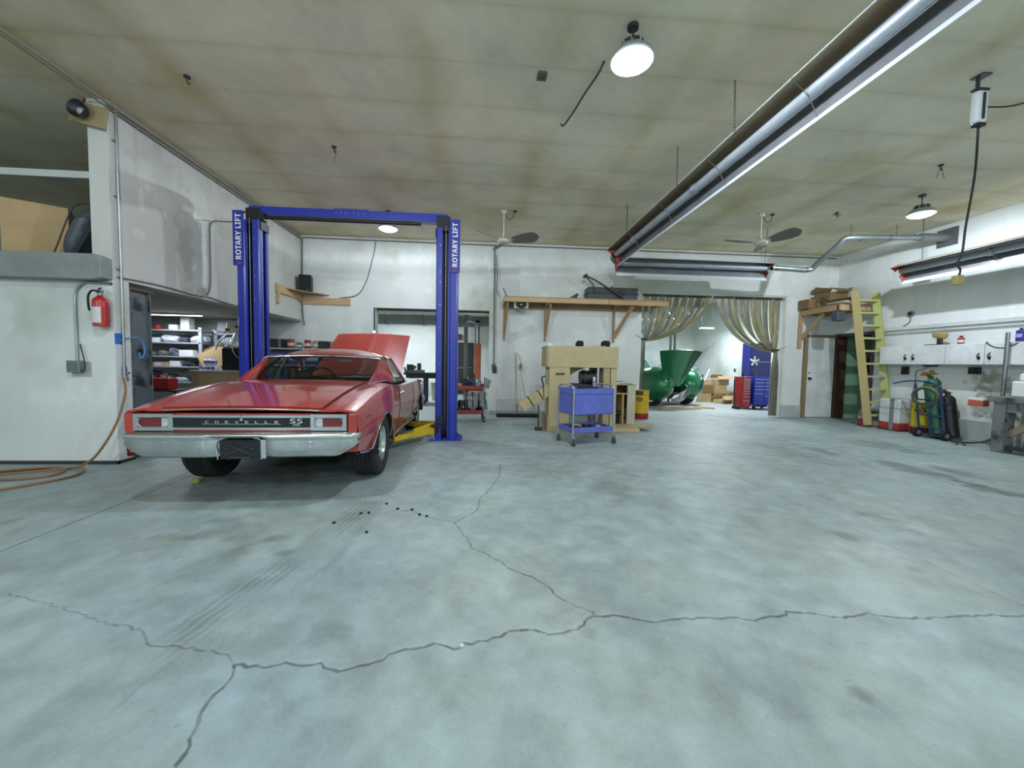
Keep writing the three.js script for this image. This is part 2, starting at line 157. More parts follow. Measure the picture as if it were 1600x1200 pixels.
// whitewashed walls with scuffs, old filler and soot
const wallTex = (seed, dirt) => dataTex(768, 768, (u, v) => { const a = fbm(u * 5, v * 5, seed, 5, 5), b = fbm(u * 14, v * 14, seed + 5, 4, 14), s = fbm(u * 60, v * 7, seed + 9, 2, 60), sp = vn(u * 190, v * 190, seed + 13, 190); let k = 0.96 + 0.09 * (a - .5) + 0.06 * (b - .5) + 0.025 * (s - .5); const d = dirt * sstep(0.56, 0.76, fbm(u * 3, v * 3, seed + 21, 5, 3)); const f = 0.022 * sstep(0.64, 0.72, b); k += f - d * 0.17; if (sp > 0.985) k -= 0.08 * dirt; return [227 * k * (1 - .02 * d), 231 * k, 226 * k * (1 - .07 * d)]; });
const wtA = rep(wallTex(201, 1), 6.2), wtB = rep(wallTex(251, 0.6), 5.3);
const WALL = M(0xffffff, 0.75, 0, { map: wtA }), WALL2 = M(0xfbfdff, 0.75, 0, { map: wtB }), CURB = M(0xb6bebc, 0.8, 0, { map: rep(mottle, 1.7) });
// walls with their own marks: [z, y, rz, ry, strength] in metres; positive = pale filler, negative = grime with drips
const markTex = (seed, marks, tone) => dataTex(1024, 512, (u, v) => { let z = u * 8 - 8; if (z > -1.1) z -= 8; const y = v * 4; const a = fbm(u * 6, v * 3, seed, 5, 0), b = fbm(u * 22, v * 11, seed + 5, 4), s = fbm(u * 120, v * 6, seed + 9, 2); let k = 0.955 + 0.09 * (a - .5) + 0.06 * (b - .5) + 0.03 * (s - .5), g = 0; for (const m of marks) { const e = Math.hypot((z - m[0]) / m[2], (y - m[1]) / m[3]); if (e > 2) continue; const n = e + 1.7 * (fbm(z * 9, y * 9, seed + 31, 4) - .5) + (m[4] < 0 ? 0.5 * (fbm(z * 26, y * 2.2, seed + 37, 3) - .5) : 0); const w = 1 - sstep(.55, 1.1, n); k += m[4] * w; if (m[4] < 0) g += -m[4] * w; } return [tone[0] * k, tone[1] * k * (1 + .02 * g), tone[2] * k * (1 - .2 * g)]; });
const wtR = markTex(301, [[-5.95, .92, .3, .32, -.22], [-5.7, .72, .22, .25, -.26], [-6.05, .62, .4, .2, -.16], [-5.55, .95, .18, .3, -.2], [-6.2, 1.05, .2, .15, -.12], [-5.8, .46, .4, .12, -.14], [-7.3, 3.2, .5, .3, -.05]], [227, 232, 230]); wtR.repeat.set(1 / 8, 1 / 4);
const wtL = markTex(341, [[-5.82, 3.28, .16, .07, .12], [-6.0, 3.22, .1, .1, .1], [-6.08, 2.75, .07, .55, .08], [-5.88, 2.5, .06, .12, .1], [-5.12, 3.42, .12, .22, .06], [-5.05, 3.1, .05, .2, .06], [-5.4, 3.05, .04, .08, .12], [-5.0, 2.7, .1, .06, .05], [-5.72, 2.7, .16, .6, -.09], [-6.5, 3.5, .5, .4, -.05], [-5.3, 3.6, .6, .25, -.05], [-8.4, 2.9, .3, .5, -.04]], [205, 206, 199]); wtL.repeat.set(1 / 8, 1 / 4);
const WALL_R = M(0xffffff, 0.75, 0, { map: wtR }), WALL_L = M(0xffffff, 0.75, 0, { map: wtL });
MAT.wallPaint = WALL; MAT.concrete = CURB;
const OP1 = [-2.52, 0.09, 2.44], OP2 = [3.74, 7.33, 2.95], ZB = -9.11, XR = 8.71, XL = -4.14, ZF = -4.65;
{
  // back wall with two doorless openings and the office door opening
  const outline = [[-9.5, 0], [OP1[0], 0], [OP1[0], OP1[2]], [OP1[1], OP1[2]], [OP1[1], 0], [OP2[0], 0], [OP2[0], OP2[2]], [OP2[1], OP2[2]], [OP2[1], 0], [XR + 0.25, 0], [XR + 0.25, 4], [-9.5, 4]];
  const g = prism(outline, 0.25); g.translate(0, 0, ZB - 0.25); struct('wall_back', g, WALL);
  // right wall; z measured along the shape's x
  const r = prism([[-9.11, 0], [-9.04, 0], [-9.04, 2.04], [-8.16, 2.04], [-8.16, 0], [9.2, 0], [9.2, 4], [-9.11, 4]], 0.25); r.rotateY(-Math.PI / 2); r.translate(XR + 0.25, 0, 0); struct('wall_right', r, WALL_R);
  struct('wall_front', bb(-9.75, 8.96, 0, 4, 9.2, 9.45, 0), WALL2);
  struct('wall_left', bb(-9.75, -9.5, 0, 4, -9.36, 9.2, 0), WALL2);
  // left partition: lower white front, upper wall over the parts room
  struct('wall_left_partition', [bb(-9.5, XL, 0, 2.08, ZF - 0.2, ZF, 0.003)], WALL2);
  struct('wall_left_upper', [bb(XL - 0.2, XL, 2.08, 4, ZB, ZF, 0.003)], WALL_L);
  struct('ceiling_parts_room', [bb(-9.5, XL - 0.2, 2.08, 2.26, ZB, ZF - 0.001, 0)], M(0xb9b7aa, 0.85, 0, { map: rep(mottle, 2.3) }));
  // concrete kerbs at the wall feet
  struct('baseboard_back', [bb(OP2[1] + 0.02, 7.88, 0, 0.3, ZB, ZB + 0.035, 0.006), bb(0.11, OP2[0] - 0.02, 0, 0.1, ZB, ZB + 0.02, 0.004)], CURB);
  struct('baseboard_right', [bb(XR - 0.04, XR, 0, 0.36, -8.15, 9.2, 0.008)], CURB);
  struct('baseboard_left', [bb(-9.5, XL + 0.02, 0, 0.035, ZF, ZF + 0.03, 0.004), bb(XL, XL + 0.02, 0, 0.035, ZF - 0.2, ZF + 0.03, 0.004)], M(0x33363a, 0.7));
  struct('trim_1', [bb(OP2[0] - 0.05, OP2[1] + 0.05, OP2[2], OP2[2] + 0.05, ZB, ZB + 0.015, 0.003), bb(OP2[1], OP2[1] + 0.05, 0.3, OP2[2], ZB, ZB + 0.012, 0.003)], M(0xd2d2c2, 0.6, 0, { map: mottle1 }));
  struct('trim_2', [bb(OP1[0] - 0.03, OP1[0], 0, OP1[2], ZB, ZB + 0.01, 0.002), bb(OP1[0] + 0.0, OP1[1], OP1[2] - 0.03, OP1[2], ZB - 0.25, ZB - 0.18, 0.002)], M(0x3a3c3b, 0.7));
  // ledge beam of the mezzanine
  const led = prism([[-9.5, 2.05], [-4.24, 2.05], [-4.14, 2.07], [-4.14, 2.285], [-4.2, 2.31], [-9.5, 2.31]], 0.13, 0.006); led.translate(0, 0, ZF + 0.002); struct('trim_3', [led], M(0x8f9694, 0.6, 0, { map: mottle1 }));
  // wall ledge rail along the right wall
  struct('trim_4', [bb(XR - 0.09, XR, 2.06, 2.13, -8.0, 9.2, 0.006), bb(XR - 0.05, XR, 2.0, 2.06, -8.0, 9.2, 0.004)], M(0xd8dcda, 0.6, 0, { map: mottle1 }));
  // alcove behind the right wall doorway
  const ALC = M(0x9cc7a8, 0.75, 0, { map: rep(mottle, 1.1) });
  struct('wall_alcove_back', [bb(XR + 0.25, 11.2, 0, 2.5, ZB - 0.12, ZB - 0.02, 0)], ALC);
  struct('wall_alcove_side', [bb(11.1, 11.2, 0, 2.5, ZB, -7.6, 0)], ALC); struct('wall_alcove_front', [bb(XR + 0.25, 11.2, 0, 2.5, -7.7, -7.6, 0)], ALC);
  struct('ceiling_alcove', [bb(XR + 0.25, 11.2, 2.4, 2.5, ZB, -7.6, 0)], WALL2); struct('floor_alcove', [bb(9.5, 11.2, -0.15, 0, ZB - 0.1, -7.6, 0)], CURB);
  struct('trim_5', [bb(XR - 0.015, XR + 0.25, 0, 2.09, -9.1, -9.02, 0.004), bb(XR - 0.015, XR + 0.25, 2.02, 2.09, -9.02, -8.1, 0.004), bb(XR - 0.015, XR + 0.25, 0, 2.02, -8.18, -8.1, 0.004)], M(0x4d3c30, 0.5, 0, { map: woodTex }));
  // back bay seen through the left opening
  const BAY = WALL;
  struct('wall_bay_back', [bb(-5.2, 1.8, 0, 3.2, -15.2, -15, 0)], BAY); struct('wall_bay_left', [bb(-5.4, -5.2, 0, 3.2, -15.2, ZB - 0.25, 0)], BAY); struct('wall_bay_middle', [bb(1.6, 1.8, 0, 3.7, -18.4, ZB - 0.25, 0)], WALL); struct('ceiling_bay', [bb(-5.4, 1.6, 3.2, 3.35, -15.2, ZB - 0.25, 0)], M(0xe2dcc6, 0.85, 0, { map: rep(mottle, 2.7) }));
  // green car bay behind the strip curtain
  struct('wall_car_bay_back', [bb(1.8, 9.2, 0, 3.7, -16.2, -16, 0)], WALL2); struct('wall_car_bay_right', [bb(8.9, 9.1, 0, 3.7, -16, ZB - 0.25, 0)], WALL2); struct('ceiling_car_bay', [bb(1.8, 9.1, 3.7, 3.85, -16.2, ZB - 0.25, 0)], M(0xe2dcc6, 0.85, 0, { map: rep(mottle, 2.7) }));
  struct('baseboard_car_bay', [bb(8.86, 8.9, 0, 0.36, -16, -9.4, 0.006)], CURB);
}
// office door in the back wall corner
{
  const d = structGroup('door_1'); const dm = M(0xe2e6e4, 0.55, 0, { map: mottle1 });
  part('leaf', [bb(7.97, 8.68, 0.02, 2.0, ZB + 0.005, ZB + 0.045, 0.004)], dm, d);
  part('frame', [bb(7.88, 7.965, 0, 2.06, ZB, ZB + 0.07, 0.004), bb(7.88, 8.69, 2.005, 2.06, ZB, ZB + 0.07, 0.004)], M(0x8d7d5f, 0.7, 0, { map: woodTex }), d, 'brown wooden door frame');
  const k = part('knob', [rod([8.04, 0.98, ZB + 0.045], [8.04, 0.98, ZB + 0.06], 0.032, 14), rod([8.04, 0.98, ZB + 0.06], [8.04, 0.98, ZB + 0.1], 0.012, 8), xf(new THREE.SphereGeometry(0.028, 12, 8), [8.04, 0.98, ZB + 0.105])], MAT.darkSteel, d);
  part('deadbolt', [rod([8.045, 1.12, ZB + 0.045], [8.045, 1.12, ZB + 0.055], 0.02, 12)], MAT.steel, d);
}
// =====================================================================  LAMPS
{
  const glow = M(0xffffff, 0.5, 0, { emissive: new THREE.Color(1, 1, 1), emissiveIntensity: 6 }); const body = worn(0xb9c0c4, 0.4, 0.6), rim = M(0xdde3e6, 0.3, 0.2);
  HIGH_BAYS.forEach(([x, y, z, e, label], i) => {
    const t = thing('high_bay_lamp', label, 'lamp', [x, y, z]);
    part('housing', [lathe([[0, 0.14], [0.06, 0.14], [0.075, 0.12], [0.085, 0.085], [0.13, 0.07], [0.15, 0.045], [0.168, 0.03], [0.174, 0.006], [0.166, -0.002], [0.155, 0.004], [0, 0.006]], 36)], body, t);
    part('rim', [xf(new THREE.TorusGeometry(0.166, 0.008, 8, 40), [0, 0.001, 0], [Math.PI / 2, 0, 0])], rim, t);
    part('lens', [lathe([[0, -0.05], [0.05, -0.048], [0.1, -0.04], [0.14, -0.022], [0.157, 0.002], [0.15, 0.005], [0, 0.005]], 36)], glow, t, 'glowing white diffuser');
    part('hanger', [rod([0, 0.13, 0], [0, 4 - y, 0], 0.008, 8), rod([0, 4 - y - 0.03, 0], [0, 4 - y, 0], 0.045, 16)], MAT.darkSteel, t); part('cooling_fins', [...[0, 1, 2, 3, 4, 5, 6, 7].map(k => bx(0.004, 0.05, 0.05, [0.09 * Math.cos(k * .785), 0.105, 0.09 * Math.sin(k * .785)], [0, -k * .785, 0], 0))], MAT.darkSteel, t);
    const l = new THREE.PointLight(LAMP_COLOR, e, 0, 2); l.position.set(x, y - 0.011, z); l.castShadow = true; l.shadow.radius = 2; l.shadow.mapSize.set(1024, 1024); l.name = 'high_bay_light_' + i; scene.add(l);
  });
  STRIP_LAMPS.forEach((s, i) => {
    const t = thing(s.name, s.label, 'lamp', s.at, s.axis === 'z' ? Math.PI / 2 : 0);
    part('housing', [bx(s.len, 0.035, s.w, [0, 0.022, 0])], MAT.white, t); part('diffuser', [bx(s.len * 0.98, 0.012, s.w * 0.8, [0, -0.001, 0])], glow, t, 'glowing diffuser');
    if (s.name === 'bay_lamp' && s.at[1] < 3.6) [-0.4, 0.4].forEach(k => part('hanger', [rod([k * s.len, 0.03, 0], [k * s.len, (s.at[0] < 1.7 ? 3.2 : 3.7) - s.at[1], 0], 0.006, 6)], MAT.steel, t));
    const l = new THREE.RectAreaLight(LAMP_COLOR, s.e, s.axis === 'x' ? s.len : s.w, s.axis === 'x' ? s.w : s.len); l.position.set(s.at[0], s.at[1] - 0.012, s.at[2]); l.lookAt(s.at[0], 0, s.at[2]); l.castShadow = true; l.name = 'strip_light_' + i; scene.add(l);
  });
}
// =====================================================================  RED HARDTOP COUPE (local: x right, y up, z towards its tail, origin under the rear axle)
{
  const car = thing('red_coupe', 'red two-door hardtop with raised bonnet and chrome rear bumper on the lift', 'car', [-2.0, 0, -4.22], 0.034);
  const paint = M(0xb5322b, 0.34, 0, { clearcoat: 1, clearcoatRoughness: 0.06, map: rep(mottle, 2.6) }), chrome = M(0xd4d9dc, 0.14, 1), dark = M(0x111214, 0.6), trimBlack = M(0x14171b, 0.4), glass = M(0xbfc9c5, 0.03, 0, { transmission: 1, thickness: 0, ior: 1.45 }), vinyl = M(0x15161a, 0.55), under = worn(0x1b1b1c, 0.85);
  const ys = table([[-3.78, .83], [-3.4, .875], [-2.9, .895], [-2.2, .89], [-1.6, .885], [-1.1, .895], [-.7, .925], [-.35, .945], [0, .925], [.4, .875], [.7, .822], [.92, .778]]);
  const xs = table([[-3.78, .86], [-3.4, .89], [-2.9, .92], [-2.2, .915], [-1.6, .905], [-1.1, .905], [-.7, .92], [-.35, .935], [0, .93], [.4, .912], [.7, .908], [.92, .895]]);
  const yb0 = table([[-3.78, .36], [-3.4, .30], [-2.4, .24], [-.5, .24], [.4, .33], [.92, .42]]);
  const prof = table([[0, -.075], [.15, -.035], [.35, -.004], [.6, .012], [.8, .002], [.93, -.006], [1, -.022]]);
  const arch = (z, c, R, cy) => { const d = R * R - (z - c) * (z - c); return d > 0 ? cy + Math.sqrt(d) : -1; };
  const yb = (z) => Math.max(yb0(z), arch(z, 0, .365, .30), arch(z, -2.92, .38, .29));
  const sideX = (y, z) => xs(z) + prof(clamp((y - .24) / (ys(z) - .24), 0, 1)) + 0.012 * Math.exp(-((z) ** 2) / .12) * sstep(.9, .5, y);
  const Z0 = -3.78, Z1 = .9;
  const side = grid(150, 18, (u, v) => { const z = lerp(Z1, Z0, u), b = yb(z), y = lerp(b, ys(z), v); return [sideX(y, z), y, z]; });
  const crown = (z) => z > -.6 ? .034 : .03;
  const topY = (x, z) => { const u = Math.abs(x) / xs(z); return ys(z) + crown(z) * (1 - Math.pow(u, 2.2)) + 0.012 * Math.exp(-((u - .86) ** 2) / .004); };
  const deck = grid(40, 44, (u, v) => { const w = u * 2 - 1, z0 = lerp(-.52, .9, v), x = w * (xs(z0) - .02), z = z0 + .03 * v * v * (1 - w * w); return [x, topY(x, z0), z]; });
  const sillTop = grid(3, 60, (u, v) => { const z = lerp(-.5, -2.15, v), x = lerp(xs(z) - .02, .79, u); return [x, ys(z) + .012 * Math.sin(u * Math.PI), z]; });
  const fenTop = grid(5, 40, (u, v) => { const z = lerp(-2.15, Z0, v), x = lerp(xs(z) - .022, .68, u); return [x, ys(z) + .03 * u, z]; });
  // wheel house inner walls and tail closing
  const house = (c, R, cy) => grid(24, 4, (u, v) => { const a = Math.PI * u; return [lerp(sideX(.6, c) - .005, .56, v), cy + R * Math.sin(a), c + R * Math.cos(a)]; });
  const tailFace = grid(30, 6, (u, v) => { const x = lerp(-.893, .893, u), y = lerp(.44, ys(.9) - .012, v); return [x, y, .885 + .028 * (1 - (x / .893) ** 2)]; });
  const tailLip = sheet(30, 2, (u, v) => { const x = lerp(-.875, .875, u), b = .028 * (1 - (x / .868) ** 2); return [x, topY(x, .9) - .004 - .012 * v, .90 + b + .016 * v]; }, .012);
  const tailLow = grid(20, 3, (u, v) => { const x = lerp(-.84, .84, u); return [x, lerp(.56, .43, v), lerp(.9, .84, v)]; });
  const noseFace = grid(20, 5, (u, v) => [lerp(-.86, .86, u), lerp(.40, .84, v), Z0]);
  const shell = part('body_shell', [side, mirX(side), deck, sillTop, mirX(sillTop), fenTop, mirX(fenTop), tailFace, tailLip, tailLow], paint, car);
  part('end_cap', [bb(.82, .897, .59, .772, .86, .922, .012)], paint, shell); part('end_cap', [bb(-.897, -.82, .59, .772, .86, .922, .012)], paint, shell);
  for (const g of [house(0, .365, .30), mirX(house(0, .365, .30)), house(-2.92, .38, .29), mirX(house(-2.92, .38, .29))]) part('wheel_house', g, under, shell);
  // trunk lid: a proud panel with its own shut line
  const lid = sheet(34, 34, (u, v) => { const w = u * 2 - 1, z0 = lerp(-.34, .892, v), half = lerp(.655, .612, v), x = w * half, z = z0 + .03 * ((z0 + .52) / 1.42) ** 2 * (1 - (x / xs(z0)) ** 2); return [x, topY(x, z0) + .006, z]; }, .012);
  const lidMesh = part('trunk_lid', lid, paint, car);
  const lidEdge = []; for (let k = 0; k <= 24; k++) { const z0 = lerp(-.34, .9, k / 24), half = lerp(.658, .615, k / 24); lidEdge.push([half + .006, topY(half, z0) + .002, z0 + .02 * (k / 24) ** 2]); }
  part('shut_line', [tube(lidEdge, .0045, 48, 5), mirX(tube(lidEdge, .0045, 48, 5))], dark, lidMesh);
  part('lip_trim', [tube([-.6, -.3, 0, .3, .6].map(x => [x, topY(x, .9) - .004, .918 + .03 * (1 - (x / .868) ** 2)]), .006, 24, 6)], chrome, lidMesh, 'thin chrome edge');
  // tail panel: black band in chrome trim, lamps, lettering
  const band = (x) => .917 + .028 * (1 - (x / .868) ** 2);
  const curved = (g) => { const p = g.attributes.position; for (let i = 0; i < p.count; i++) p.setZ(i, p.getZ(i) + band(p.getX(i))); g.computeVertexNormals(); return g; };
  const bandBox = (x0, x1, y0, y1, z0, z1) => { const g = new THREE.BoxGeometry(x1 - x0, y1 - y0, z1 - z0, 14, 1, 1); g.translate((x0 + x1) / 2, (y0 + y1) / 2, (z0 + z1) / 2); return curved(g); };
  const tp = part('tail_band', [bandBox(-.53, .53, .656, .742, -.03, 0)], trimBlack, car, 'black band across the tail');
  part('trim', [bandBox(-.53, .53, .739, .759, -.03, .008), bandBox(-.53, .53, .640, .658, -.03, .008)], chrome, tp, 'chrome trim');
  const letters = 'CHEVELLE'.split('').map((c, i) => text(c, .021, .004, [(i - 3.5) * .076, .703, band((i - 3.5) * .076)], undefined, font, .028));
  part('lettering', [...letters, bandBox(-.3, .3,   .685, .689, 0, .004)], chrome, tp, 'spaced chrome capitals over a thin bar');
  part('badge', [text('SS', .042, .005, [.42, .712, band(.42)], undefined, font, .1), text('396', .016, .004, [.42, .679, band(.42)], undefined, font, .06)], chrome, tp, 'chrome badge letters');
  part('emblem', [rod([0, .724, band(0)], [0, .724, band(0) + .01], .012, 12), rod([0, .741, band(0)], [0, .761, band(0) + .012], .006, 8)], chrome, tp);
  for (const s of [-1, 1]) {
    const L = [s < 0 ? -.815 : .53, s < 0 ? -.53 : .815];
    const bz = prism([[L[0], .632], [L[1], .632], [L[1], .765], [L[0], .765]], .02, .004, [[[L[0] + .028, .659], [L[0] + .028, .739], [L[1] - .028, .739], [L[1] - .028, .659]]]); bz.translate(0, 0, band((L[0] + L[1]) / 2) - .012);
    const lamp = part('tail_lamp', bz, chrome, car, 'chrome framed tail lamp');
    const zc = band((L[0] + L[1]) / 2), inn = s < 0 ? L[1] - .09 : L[0] + .028, out = s < 0 ? L[1] - .028 : L[0] + .09;
    part('lens', [bb(s < 0 ? L[0] + .028 : out, s < 0 ? inn : L[1] - .028, .659, .739, zc - .03, zc - .006, .003)], M(0x6d0c10, 0.15, 0, { clearcoat: 1 }), lamp, 'dark red lens');
    part('reverse_lens', [bb(inn, out, .659, .739, zc - .03, zc - .006, .003)], M(0xc9cdd0, 0.18, 0.3, { clearcoat: 1 }), lamp, 'clear ribbed lens');
    part('lens_frame', [tube([[L[0] + .04, .669, zc], [L[1] - .04, .669, zc], [L[1] - .04, .729, zc], [L[0] + .04, .729, zc]], .004, 60, 5, true)], chrome, lamp);
  }
  // rear bumper swept around the corners, with a plate recess
  const bp = []; { const P = [[0, 1.0], [.2, .998], [.45, .99], [.66, .98], [.8, .968], [.868, .945], [.895, .905], [.9, .868], [.893, .835], [.87, .815]]; const c = new THREE.CatmullRomCurve3(P.map(p => V(p[0], 0, p[1])), false, 'centripetal'); for (let i = 0; i <= 60; i++) { const t = i / 60, p = c.getPoint(t), d = c.getTangent(t); bp.push([p.x, p.z, d.z < 0 ? -d.z : 0, d.x]); } }
  const bprof = [[-.07, .618], [-.012, .622], [.012, .612], [.022, .592], [.012, .573], [.006, .556], [.01, .50], [-.006, .44], [-.03, .416], [-.06, .412]];
  const bump = grid(120, bprof.length - 1, (u, v) => { const s = u * 2 - 1, q = bp[Math.round(Math.abs(s) * 60)], k = Math.round(v * (bprof.length - 1)); let [o, y] = bprof[k]; const corner = sstep(.72, .9, q[0]) ; if (y < .56) y = lerp(y, .56 - (.56 - y) * .55, corner); const rec = (1 - sstep(.19, .225, q[0])); if (y < .575) o -= .045 * rec; return [Math.sign(s) * (q[0] + o * q[2]) || 0, y, q[1] + o * q[3]]; });
  const bm = part('rear_bumper', bump, M(0xe6eaea, 0.24, 1, { map: rep(mottle, 0.9) }), car, 'brushed chrome bumper');
  part('bumper_bolt', [[-.55, .505], [.55, .505], [-.55, .545], [.55, .545]].map(([x, y]) => xf(new THREE.SphereGeometry(.012, 10, 6), [x, y, .985])), chrome, bm);
  const pl = part('plate_holder', [bx(.31, .155, .012, [0, .482, .972], [.05, 0, 0])], M(0x191c20, 0.45), car, 'black empty plate holder');
  part('bracket', [beam([-.1, .53, .98], [.1, .44, .984], .012, .006), beam([.1, .53, .98], [-.1, .44, .984], .012, .006), bb(-.08, .08, .415, .425, .978, .986, .002), ...[-.1, .1].map(x => bb(x - .012, x + .012, .488, .498, .978, .984, .001))], M(0x3a3f44, 0.5), pl);
  part('plate_frame', [tube([[-.165, .405, .985], [-.165, .555, .977], [.165, .555, .977], [.165, .405, .985]], .006, 60, 6, false), bb(.158, .2, .41, .565, .955, .985, .004)], chrome, pl);
  // rocker and arch brightwork
  const archLine = (c, R, cy) => { const p = []; for (let k = 0; k <= 20; k++) { const a = lerp(.12, Math.PI - .12, k / 20), z = c + R * Math.cos(a), y = cy + R * Math.sin(a); p.push([sideX(y, z) + .004, y, z]); } return tube(p, .007, 40, 6); };
  const low = (za, zb) => { const p = []; for (let k = 0; k <= 10; k++) { const z = lerp(za, zb, k / 10), y = yb(z) + .018; p.push([sideX(y, z) + .006, y, z]); } return tube(p, .016, 30, 6); };
  const bright = [archLine(0, .365, .30), archLine(-2.92, .38, .29), low(-.37, -2.52), low(.88, .37)];
  part('body_moulding', [bright, bright.map(mirX)], chrome, car, 'chrome sill and arch moulding');
  // door seams, handle and quarter script
  const seam = (z0, slope) => { const p = []; for (let k = 0; k <= 12; k++) { const y = lerp(.27, ys(z0) + .0, k / 12), z = z0 - slope * k / 12; p.push([sideX(y, z) + .001, y, z]); } return tube(p, .004, 30, 5); };
  part('door_seam', [seam(-.93, .0), seam(-2.12, .02), mirX(seam(-.93, 0)), mirX(seam(-2.12, .02))], dark, shell);
  for (const s of [-1, 1]) { const h = part('door_handle', [rod([s * .912, .80, -1.02], [s * .94, .80, -1.02], .01, 8), rod([s * .905, .80, -1.2], [s * .935, .80, -1.2], .014, 10), beam([s * .94, .80, -1.0], [s * .935, .802, -1.22], .014, .022)], chrome, car); }
  { const g = text('Super Sport', .034, .004, [0, 0, 0], undefined, fontR, .21); g.rotateY(Math.PI / 2); g.translate(sideX(.71, .62) + .001, .71, .62); const q = g.clone(); const m = mirX(g); part('script', [g], chrome, car, 'small chrome script'); }
  // greenhouse
  const roof = sheet(28, 22, (u, v) => { const w = u * 2 - 1, z = lerp(-.84 + .05 * w * w - .05, -1.66 + .1 * w * w, v), hw = lerp(.685, .63, v); const y = 1.268 + .098 * Math.sin(Math.min(1, v / .55) * Math.PI / 2) - .05 * sstep(.6, 1, v) + .01 - (.03 + .075 * Math.sin(Math.min(1, v / .3) * Math.PI / 2)) * Math.pow(Math.abs(w), 3); return [w * hw, y, z]; }, .022);
  const rf = part('roof', roof, paint, car);
  const hdr = []; for (let k = 0; k <= 16; k++) { const w = k / 8 - 1; hdr.push([w * .69, 1.272 - .03 * Math.pow(Math.abs(w), 3), -.865 + .05 * w * w]); }
  part('rear_window_trim', [tube([[-.655, .965, -.44], [-.685, 1.1, -.66], ...hdr, [.685, 1.1, -.66], [.655, .965, -.44]].map(p => p), .012, 120, 6), tube([-.655, -.3, 0, .3, .655].map(x => [x, topY(x, -.5) - .002 - .02 * 0, -.47 - .03 * (1 - (x / .655) ** 2)]), .01, 30, 6)], chrome, rf, 'chrome window surround');
  const sailF = (u, v) => { // u from tip/rear edge to front edge, v bottom to top
    const br = [.70, .955, -.18], bf = [.835, .945, -.98], tr = [.665, 1.275, -.88], tf = [.655, 1.285, -1.2]; const q = [0, 1, 2].map(i => lerp(lerp(br[i], bf[i], u), lerp(tr[i], tf[i], u), v)); q[0] += .03 * Math.sin(v * Math.PI) * (1 - .3 * u); q[1] += .02 * Math.sin(u * Math.PI) * (1 - v); q[2] += .09 * Math.sin(v * Math.PI) * (1 - u) * -1 * .55; return q; };
  const sail = sheet(16, 16, sailF, .02), sailIn = grid(4, 16, (u, v) => { const a = sailF(0, v), b = [lerp(.652, .655, v), lerp(.955, 1.262, v), lerp(-.5, -.9, v)]; return [0, 1, 2].map(i => lerp(a[i], b[i], u)); });
  part('sail_panel', [sail, sailIn], paint, rf); part('sail_panel', [mirX(sail), mirX(sailIn)], paint, rf);
  const sb = []; for (let k = 0; k <= 10; k++) { const q = sailF(k / 10, 0); sb.push([q[0] + .006, q[1] + .002, q[2]]); } const st = tube(sb, .008, 30, 6);
  const dr = [[.668, 1.262, -1.16], [.672, 1.262, -1.3], [.66, 1.268, -1.5], [.64, 1.27, -1.62], [.70, 1.1, -1.88], [.765, .92, -2.12]];
  part('pillar', [tube(dr, .02, 40, 6), tube(dr.map(p => [-p[0], p[1], p[2]]), .02, 40, 6)], paint, rf); const dr2 = dr.map(p => [p[0] + .018, p[1], p[2]]); part('drip_moulding', [st, mirX(st), tube(dr2, .008, 40, 5), mirX(tube(dr2, .008, 40, 5))], chrome, rf, 'chrome drip rail');
  part('rear_window', grid(12, 8, (u, v) => { const w = u * 2 - 1; return [w * lerp(.652, .668, v), lerp(topY(w * .65, -.5), 1.272 + .03 * (1 - w * w), v), lerp(-.5, -.885, v) - .04 * (1 - w * w) * (1 - v) + .03 * Math.sin(v * Math.PI)]; }), glass, car, 'glass rear window');
  part('windscreen', grid(12, 8, (u, v) => { const w = u * 2 - 1; return [w * lerp(.75, .635, v), lerp(.925, 1.285 + .02 * (1 - w * w), v), lerp(-2.13, -1.64, v) - .12 * (1 - w * w)]; }), glass, car, 'glass windscreen');
  for (const s of [-1, 1]) { const w = part('side_window', grid(8, 6, (u, v) => { const z = lerp(lerp(-.97, -1.19, v), lerp(-2.06, -1.6, v), u); return [s * lerp(.80, .652, v), lerp(.93, 1.265, v), z]; }), glass, car, 'side glass'); part('window_divider', [tube([[s * .80, .93, -1.27], [s * .728, 1.1, -1.29], [s * .655, 1.262, -1.32]], .008, 12, 6)], chrome, w); }
  // cabin
  part('cabin_floor', [bb(-.78, .78, .26, .34, -2.2, -.4, .01), bb(-.72, .72, .85, .9, -.95, -.42, .01), bb(-.78, .78, .34, .9, -.45, -.4, .01)], vinyl, car);
  part('dashboard', [bb(-.74, .74, .72, .93, -2.12, -1.86, .03)], vinyl, car);
  part('rear_seat', [bb(-.6, .6, .34, .52, -1.1, -.7, .04), bx(1.2, .42, .14, [0, .68, -.72], [-.25, 0, 0], .05)], vinyl, car);
  for (const s of [-1, 1]) part('front_seat', [bb(s * .36 - .26, s * .36 + .26, .34, .52, -1.72, -1.25, .05), bx(.5, .5, .14, [s * .36, .74, -1.24], [-.3, 0, 0], .06)], vinyl, car);
  part('headrest', [bx(.2, .12, .08, [-.36, 1.02, -1.14], [-.2, 0, 0], .035)], vinyl, car);
  const sw = part('steering_wheel', [xf(new THREE.TorusGeometry(.195, .011, 8, 36), [-.36, .93, -1.66], [-.5, 0, 0]), beam([-.54, .925, -1.66], [-.18, .925, -1.66], .014, .01), rod([-.36, .93, -1.66], [-.36, .82, -1.85], .025, 10)], dark, car);
  part('mirror', [bx(.2, .05, .02, [.0, 1.22, -1.66], [0, 0, 0], .008), rod([0, 1.22, -1.67], [0, 1.29, -1.68], .006, 6)], M(0xb9bdc0, .2, .8), car);
